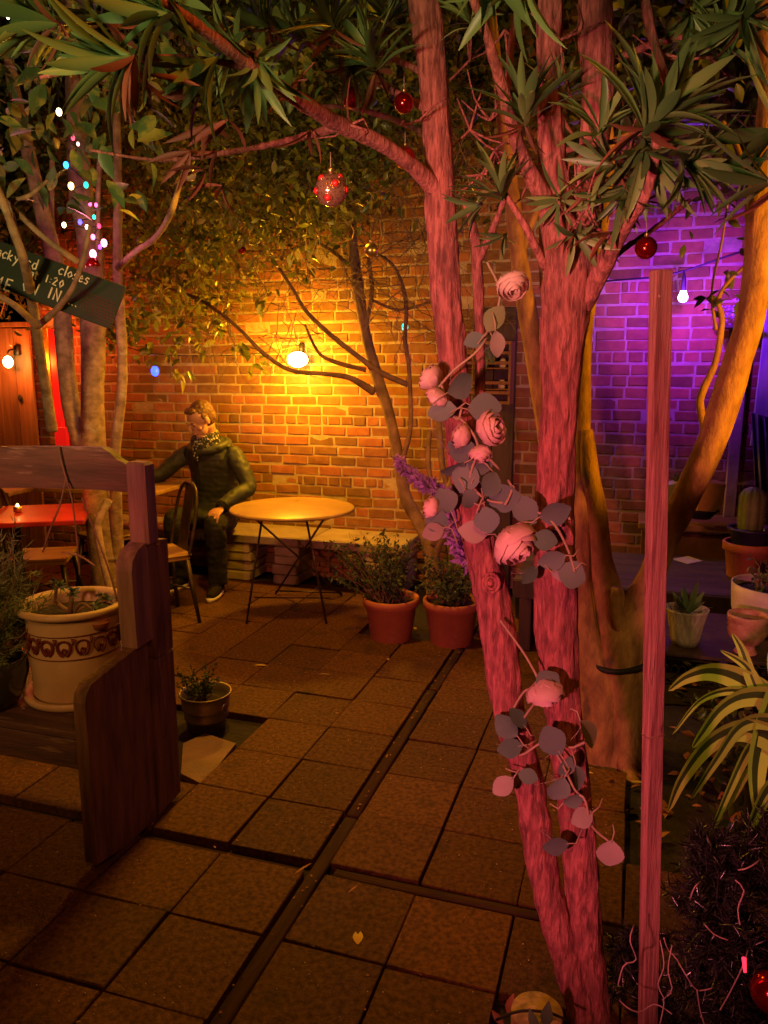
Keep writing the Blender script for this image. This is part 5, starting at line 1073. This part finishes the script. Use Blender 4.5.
# ================================================================== SPIDER PLANT, TINSEL BUSH, LATH
sp0 = A(1.38, .30, 0); rim_pot('black_nursery_pot', sp0, .15, .11, .42, M_BLACK, 'black pot under the striped spider plant, outside the right edge')
t = thing('striped_spider_plant', tuple(sp0+A(0, 0, .42)), 'yellow edged strap leaf plant arching in from the right edge', 'plant')
def strap(L_, wpx, d0=2.2):
    P = np.array([DP(e[0], e[1], e[2] if len(e) > 2 else d0) for e in L_]); m_ = 22; k = len(P); tt = np.linspace(0, k-1, m_); Q = []
    for u in tt:
        i = min(int(u), k-2); f_ = u-i; p0, p1_, p2_, p3 = P[max(i-1, 0)], P[i], P[i+1], P[min(i+2, k-1)]
        Q.append(.5*((2*p1_)+(-p0+p2_)*f_+(2*p0-5*p1_+4*p2_-p3)*f_**2+(-p0+3*p1_-3*p2_+p3)*f_**3))
    Q = np.array(Q); tn = np.gradient(Q, axis=0); tn /= np.linalg.norm(tn, axis=1)[:, None]; sd_ = np.cross(tn, -FW); sd_ /= np.linalg.norm(sd_, axis=1)[:, None]; sd_ = sd_*.85-FW*.35
    w_ = 2.3*wpx/2*d0/FPX*np.sin(np.clip(np.linspace(.35, 1, m_)**.8*PI, 0, PI))**.6; V = np.zeros((m_, 6, 3))
    for j, u in enumerate((-1, -.32, -.32, .32, .32, 1)): V[:, j] = Q+sd_*w_[:, None]*u-FW[None]*0+np.cross(sd_, tn)*(abs(u)*w_[:, None]*.35)
    V = V.reshape(-1, 3); r = random.random(); E_, C_ = [], []
    for i in range(m_-1):
        a = i*6; E_ += [[a, a+1, a+7, a+6], [a+4, a+5, a+11, a+10]]; C_ += [[a+2, a+3, a+9, a+8]]
    return V, E_, C_
SL = [([(800, 745), (768, 698), (738, 677), (710, 670), (685, 677), (668, 691)], 13), ([(805, 745), (775, 700), (745, 695), (720, 708), (700, 735), (692, 748)], 12), ([(800, 755), (765, 733), (735, 728), (705, 745), (680, 780), (668, 812)], 14),
      ([(800, 735), (782, 690), (766, 715), (754, 765), (757, 820)], 22), ([(800, 760), (770, 750), (745, 765), (730, 795), (722, 812)], 12), ([(790, 740), (768, 712), (752, 680), (742, 650), (732, 633)], 7), ([(800, 750), (770, 735), (750, 745), (728, 790), (700, 860)], 9),
      ([(800, 735), (770, 720), (740, 725), (715, 760), (690, 800)], 10), ([(800, 770), (775, 780), (760, 800), (742, 845)], 14), ([(790, 745), (765, 705), (735, 690), (700, 700), (672, 735)], 6), ([(790, 745), (760, 690), (745, 665), (720, 650)], 6), ([(800, 740), (780, 665), (790, 640), (810, 630)], 12), ([(800, 735), (830, 680), (860, 690), (880, 730)], 12), ([(800, 740), (840, 720), (870, 760), (880, 820)], 12), ([(800, 750), (815, 780), (805, 830), (800, 870)], 12)]
be_, bc_ = MB(), MB()
for L_, w_ in SL:
    V, E_, C_ = strap(L_, w_, 2.15+rng.uniform(-.08, .08)); be_.add(V, E_); bc_.add(V, C_)
be_.build('leaf_edges', M_SPID, t); bc_.build('leaf_centres', M_SPIDC, t)
def tinsel(name, blobs, label, n):
    t = thing(name, (float(blobs[0][0][0]), float(blobs[0][0][1]), 0), label, 'artificial tree'); b = MB(); br = MB()
    for q in range(n):
        c, r = blobs[rng.integers(0, len(blobs))]; d = rdir(1)[0]; s0 = np.array(c)+d*np.array(r)*.35; e = np.array(c)+d*np.array(r)*rng.uniform(.8, 1.05)+A(0, 0, rng.normal(0, .012)); br.tube([s0, e], [.003, .0015], 4, caps=False)
        N = 46; tt = rng.uniform(0, 1.02, N); P = s0+(e-s0)*tt[:, None]; dd_ = rdir(N)+(e-s0)/np.linalg.norm(e-s0)*.8; b.scatter(L_NEED, P, dd_, rdir(N), np.stack([rng.uniform(.018, .034, N), rng.uniform(.020, .038, N), np.full(N, .02)], 1))
    b.build('tinsel_needles', M_TINS, t); br.build('branches', M_BLACK, t); return t
tb = tinsel('tinsel_tree', [(DP(745, 905, 1.85), (.17, .17, .17)), (DP(715, 925, 1.80), (.12, .13, .13)), (DP(770, 950, 1.8), (.22, .2, .2)), (DP(725, 985, 1.82), (.15, .15, .14)), (DP(770, 860, 1.9), (.13, .13, .12)), (DP(715, 860, 1.9), (.07, .07, .09)), (DP(740, 1060, 1.85), (.2, .2, .2))], 'bushy black tinsel tree tangled with pale wires at lower right', 520)
tinsel('tinsel_clump', [(DP(634, 1000, 1.95), (.075, .07, .10)), (DP(630, 955, 2.0), (.05, .05, .06)), (DP(660, 1020, 1.9), (.07, .07, .07))], 'small clump of black tinsel at the foot of the upright lath', 90)
wl = thing('fairy_light_wire', tuple(DP(690, 960, 1.68)), 'pale pink tangled fairy light wire draped over the black tinsel', 'string light')
for L_ in [[(664, 938), (668, 950), (676, 958), (684, 972), (697, 990), (712, 988)], [(697, 990), (700, 1010), (706, 1030)], [(660, 1024), (664, 1000), (658, 985), (664, 965), (660, 940)], [(618, 985), (624, 965), (636, 960), (630, 940), (634, 925)], [(619, 1000), (628, 1008), (640, 1012), (655, 1004), (672, 1014)],
           [(740, 925), (738, 908), (744, 890), (735, 880)], [(690, 900), (694, 888), (700, 882)], [(760, 860), (748, 868), (738, 870)], [(662, 1000), (672, 990), (668, 970), (672, 945)], [(720, 1010), (728, 996), (742, 968), (748, 950)], [(705, 925), (715, 935), (728, 940)]]:
    b = MB(); b.tube([DP(x_, y_, 1.675+rng.uniform(-.015, .03)) for x_, y_ in L_], .0014, 6, .012); b.build('wire', M_WIRE, wl)
b = MB(); b.tube([DP(744, 958, 1.62), DP(745, 972, 1.62)], [.0045, .003], 8); b.build('bulb', glow('red_fairy_bulb', (1, .02, .05), 3), wl)
c_ = DP(771, 992, 1.62); t = thing('red_bauble', tuple(c_), 'shiny red bauble cut off by the lower right edge', 'ornament'); b = MB(); b.ball(c_, .042, 24); b.build('ball', M_RBALL, t)
b = MB(); b.tube([c_+A(0, 0, .040), c_+A(0, 0, .052)], .008, 10); b.build('cap', M_GOLD, t)
# upright lath
pt, pb_ = YP(661, 270, -.39), YP(645, 1075, -.39); pb_[2] = 0.; pb_[0] -= 0
t = thing('upright_lath', tuple(pb_), 'rough sawn red lit wooden lath standing upright in front of the brick wall', 'post')
b = MB(); zz_ = pt-pb_; LL = np.linalg.norm(zz_); zz_ /= LL; xx_ = RT-zz_*(RT@zz_); xx_ /= np.linalg.norm(xx_); xx_ = xx_*math.cos(.30)+np.cross(zz_, xx_)*math.sin(.30); b.box((pt+pb_)/2, (.042, .024, LL), R=np.stack([xx_, np.cross(zz_, xx_), zz_], 1), bev=.0025); o = b.build('lath', M_LATH, t, smooth=False)
b = MB(); b.box(pt*.44+pb_*.56, (.0435, .0255, .0045), R=np.stack([xx_, np.cross(zz_, xx_), zz_], 1), bev=.001); b.build('saw_mark', M_TWIG, t)
b = MB(); c_ = YP(659, 296, -.405); b.ball(c_, .0032, 8); b.build('nail', M_CREAM, t)
# round stump disc near camera
sc0 = G(537, 1012, .085); t = thing('round_log_slice', (sc0[0], sc0[1], 0), 'pale round topped stump beside the foot of the leaning trunks', 'stump')
b = MB(); b.lathe([(.001, 0), (.058, 0), (.060, .01), (.062, .08), (.060, .088), (.001, .090)], (sc0[0], sc0[1], 0), 32, wob=.03); b.build('stump', mat('mossy_pale_wood', (.55, .36, .16), (.30, .20, .09), 22, .8, .003, 60, ramp=(.45, .6)), t)
b = MB(); b.tube([DP(496, 1020, 1.82), DP(520, 1011, 1.80), DP(550, 1013, 1.80), DP(570, 1022, 1.8)], .0035, 6, .02); tag(b.build('bent_wire', M_BLACK), 'thin dark bent wire in front of the round stump', 'wire')
b = MB(); b.scatter(L_OVAL, [DP(545, 1026, 1.78), DP(538, 1030, 1.79)], [(.1, 0, 1), (-.4, 0, .8)], [(0, -1, 0)]*2, [.06, .05]); tag(b.build('green_sprout', M_SUCC), 'small green sprout before the round stump', 'plant')
b = MB(); b.scatter(L_OVAL, [DP(508, 1014, 1.92), DP(504, 1024, 1.9)], [(.2, .2, 1), (-.5, .1, .3)], [(0, -1, .3)]*2, [.05, .04]); tag(b.build('red_leaf', M_DEADR), 'curled red brown leaf at the left of the stump', 'leaf')
# ================================================================== ORNAMENTS AND LIGHTS IN THE TREES
def bauble(px_, py_, rpx, Y_, m, label, thr=40, name='bauble', dots=False):
    c = YP(px_, py_, Y_); d = (c-CAM)@FW; r = rpx*d/FPX; t = thing(name, tuple(c), label, 'ornament')
    b = MB(); b.ball(c, r, 32); bl = b.build('ball', m, t)
    b = MB(); b.lathe([(.001, .32*r), (.20*r, .32*r), (.22*r, .25*r), (.22*r, 0), (.001, -.02*r)], c+A(0, 0, r*.98), 12); b.build('cap', M_GOLD, t)
    tp = YP(px_+rng.uniform(-1, 1), py_-rpx-thr, Y_); b = MB(); b.tube([c+A(0, 0, r*1.25), tp], .0009, 4); b.build('thread', M_THREAD, t)
    if dots:
        for k, (a, e) in enumerate(((.35, .05), (-.75, .55), (1.0, .75), (-.25, -.85), (-1.2, -.2), (1.3, -.1), (2.6, .2), (-2.4, .3))):
            n_ = RT*math.sin(a)*math.cos(e)-FW*math.cos(a)*math.cos(e)+UP*math.sin(e); q = np.array(Vector(n_).to_track_quat('Z', 'Y').to_matrix())
            b = MB(); b.tube([c+n_*r*.97+q@A(r*.27*math.cos(s_), r*.27*math.sin(s_), 0) for s_ in np.linspace(0, 2*PI, 18)], r*.055, 6, caps=False); b.build('ring', M_MIRR, bl)
            b = MB(); b.ball(c+n_*r*.93, r*.22, 12); b.build('red_disc', mat('red_glass_disc', (.75, .03, .03), rough=.25, coat=.5), bl)
        b = MB(); N = 320; n_ = rdir(N); b.scatter(L_IVY, c+n_*r*1.01, np.cross(n_, rdir(N)), n_, np.full(N, r*.16)); b.build('mosaic_chips', M_MIRR, bl)
    return t
bauble(331, 190, 16, -.68, mat('clear_pink_glass', (.30, .17, .11), rough=.15, metal=.3, coat=.8), 'large pink mosaic bauble with red discs hanging from the long limb', 22, dots=True)
bauble(404, 103, 10, -.40, M_RBALL, 'shiny red bauble hanging high beside the left leaning trunk', 20)
bauble(405, 158, 10.5, -.44, M_RGLIT, 'red glitter bauble just behind the long limb at the left trunk', 15)
bauble(351, 98, 10, -.28, M_RGLIT, 'red glitter bauble half hidden among long green leaves', 10)
bauble(646, 248, 11, -.40, M_RBALL, 'dark shiny red bauble hanging above the top of the lath', 20)
bauble(371, 250, 7, 1.2, M_GOLD, 'small gold bauble hanging from bare twigs in the middle', 14)
bauble(242, 250, 4, 2.2, M_RGLIT, 'tiny red bauble in the dark evergreen foliage', 10)
bauble(190, 175, 6, .9, mat('thin_clear_glass', (.5, .35, .28), rough=.1, metal=.2, coat=1), 'small clear glass bauble at the tip of the curved left branch', 6)
def bulb(mb_parent, px_, py_, rpx, Y_, c, s):
    p = YP(px_, py_, Y_); r = rpx*((p-CAM)@FW)/FPX; b = MB(); b.ball(p, r, 10, (1, 1, 1.35)); key = 'fairy_bulb_%d_%d_%d' % tuple(int(v*99) for v in c); return b.build('bulb', glow(key+str(int(s)), c, min(s, 7)), mb_parent)
fs = thing('fairy_lights', tuple(YP(90, 220, 1.3)), 'string of coloured fairy lights wound down the speckled tree', 'string light')
FB = [(59, 112, 4, (1, .75, .4), 30), (66, 165, 3.6, (.02, .25, 1), 9), (71, 186, 4, (1, .62, .15), 25), (86, 185, 3.4, (.02, .55, .35), 3), (94, 217, 2.4, (.02, .7, .4), 4), (70, 203, 2.4, (1, .1, .25), 3), (90, 204, 2.4, (1, .08, .25), 5), (96, 205, 2.2, (1, .08, .3), 6), (64, 225, 3, (1, .75, .35), 20), (93, 237, 3, (1, .12, .3), 9), (104, 243, 4.2, (1, .30, .5), 30), (93, 254, 4.6, (1, .30, .5), 30),
      (99, 226, 2.6, (1, .04, .12), 4), (87, 227, 2.6, (1, .7, .6), 9), (73, 138, 2.6, (1, .1, .2), 2), (78, 144, 2.2, (1, .6, .5), 3), (80, 222, 3, (.1, .1, 1), 3), (68, 17, 3, (1, .6, .25), 14), (8, 17, 2.4, (1, .7, .4), 14), (95, 180, 2, (1, .2, .2), 3), (100, 247, 2.4, (.4, .05, .9), 5)]
for e in FB: bulb(fs, e[0], e[1], e[2]*.72, 1.5, e[3], e[4])
b = MB(); b.tube([YP(x_, y_, 1.53) for x_, y_ in ((8, 14), (40, 40), (68, 20), (62, 70), (59, 108), (75, 142), (74, 160), (66, 163), (86, 183), (72, 190), (92, 203), (94, 217), (66, 223), (87, 228), (99, 226), (93, 237), (104, 243), (100, 250), (93, 256))], .003, 5, .03); b.build('cable', M_BLACK, fs)
c_ = YP(93, 264, 1.45); b = MB(); b.lathe([(.001, .035), (.02, .03), (.03, .01), (.042, -.01), (.040, -.014), (.001, -.01)], c_, 18); t = b.build('bell_ornament', M_RBALL); tag(t, 'red glass bell hanging under the pink fairy bulbs above the chalkboard', 'ornament')
t = thing('thin_light_cable', tuple(YP(155, 362, 3.05)), 'thin sagging cable across the wall with one small blue bulb left of the yellow lamp', 'string light')
b = MB(); b.tube([YP(x_, y_, 3.05) for x_, y_ in ((90, 335), (130, 348), (156, 354), (210, 356), (262, 353), (300, 345))], .0035, 5, .05); b.tube([YP(155, 354, 3.05), YP(155, 366, 3.05)], .003, 5); b.build('cable', M_BLACK, t); bulb(t, 155, 371, 4, 3.05, (.02, .05, 1), 7)
t = thing('teal_light', tuple(YP(405, 327, 2.9)), 'single teal bulb glowing among bare branches in the middle', 'string light')
b = MB(); b.tube([YP(405, 322, 2.9), YP(404, 300, 2.9), YP(398, 270, 2.85)], .003, 5); b.build('cable', M_BLACK, t); bulb(t, 405, 327, 3.4, 2.9, (.0, .75, .5), 3)
# ================================================================== BITS ON THE FLOOR
b = MB(); N = 150; P = np.stack([rng.uniform(-1.6, .95, N), rng.uniform(-1., 2.4, N), np.full(N, .0025)], 1)
P[::2, 0] = np.where(rng.random(len(P[::2])) < .5, -WU/2, -WU/2-(rng.integers(0, 4, len(P[::2]))*T)-WU/2)+rng.normal(0, .012, len(P[::2]))
b.scatter(L_IVY, P, rdir(N, 0, .05), np.repeat(A(0, 0, 1)[None], N, 0)+rng.normal(0, .3, (N, 3)), rng.uniform(.006, .018, N)); tag(b.build('leaf_crumbs', M_DEADR), kind='stuff')
def fallen(px_, py_, L_, w_, a, m, label, name='fallen_leaf'):
    p = G(px_, py_, .004); b = MB(); d = A(math.cos(a), math.sin(a), .02); b.scatter(L_OVAL, [p-d*L_/2], [d], [(0, 0, 1)], np.array([[w_, L_, L_*.3]])); tag(b.build(name, m), label, 'leaf')
fallen(358, 936, .062, .062, 1.9, M_DEAD, 'yellow fallen leaf on the paver near the bottom centre')
fallen(354, 888, .055, .016, 1.2, M_DEADR, 'thin orange fallen leaf above the yellow one on the paving')
fallen(303, 868, .08, .02, 1.2, M_DEADR, 'curled brown leaf stuck in the timber joint')
fallen(261, 665, .07, .04, .3, M_DEAD, 'pale curled leaf on the paving left of the terracotta pots')
fallen(325, 674, .07, .018, .3, M_CREAM, 'thin pale leaf on the paving in front of the round table')
fallen(450, 634, .09, .06, .5, M_DEAD, 'pale crumpled leaf beside the right terracotta pot')
fallen(415, 668-40, .05, .05, 2., M_DEAD, 'pale leaf in the soil gap between the two terracotta pots')
fallen(388, 659, .03, .03, 2., M_CREAM, 'tiny pale leaf on the paver below the left terracotta pot')
fallen(585, 772, .07, .05, .2, M_DEAD, 'orange leaf at the foot of the smooth barked tree')
fallen(640, 782, .07, .03, .1, M_DEAD, 'yellow leaf at the left of the upright lath on the dark soil')
b = MB(); N = 260; P = np.stack([rng.uniform(.62, 2.2, N), rng.uniform(.4, 2.1, N), np.full(N, -.02)], 1); b.scatter(L_IVY, P, rdir(N, .2, .3), np.repeat(A(0, 0, 1)[None], N, 0)+rng.normal(0, .4, (N, 3)), rng.uniform(.03, .07, N)); b.build('leaf_litter', M_DEADR)
tag(bpy.data.objects['leaf_litter'], kind='stuff')
b = MB(); N = 900; P = np.stack([rng.uniform(1.15, 2.2, N), rng.uniform(.35, 2.0, N), rng.uniform(.0, .28, N)], 1); b.scatter(L_OVAL, P, rdir(N, .2), rdir(N, .5), rng.uniform(.03, .06, N)); b.build('ground_cover', M_LEAFD); tag(bpy.data.objects['ground_cover'], kind='stuff')
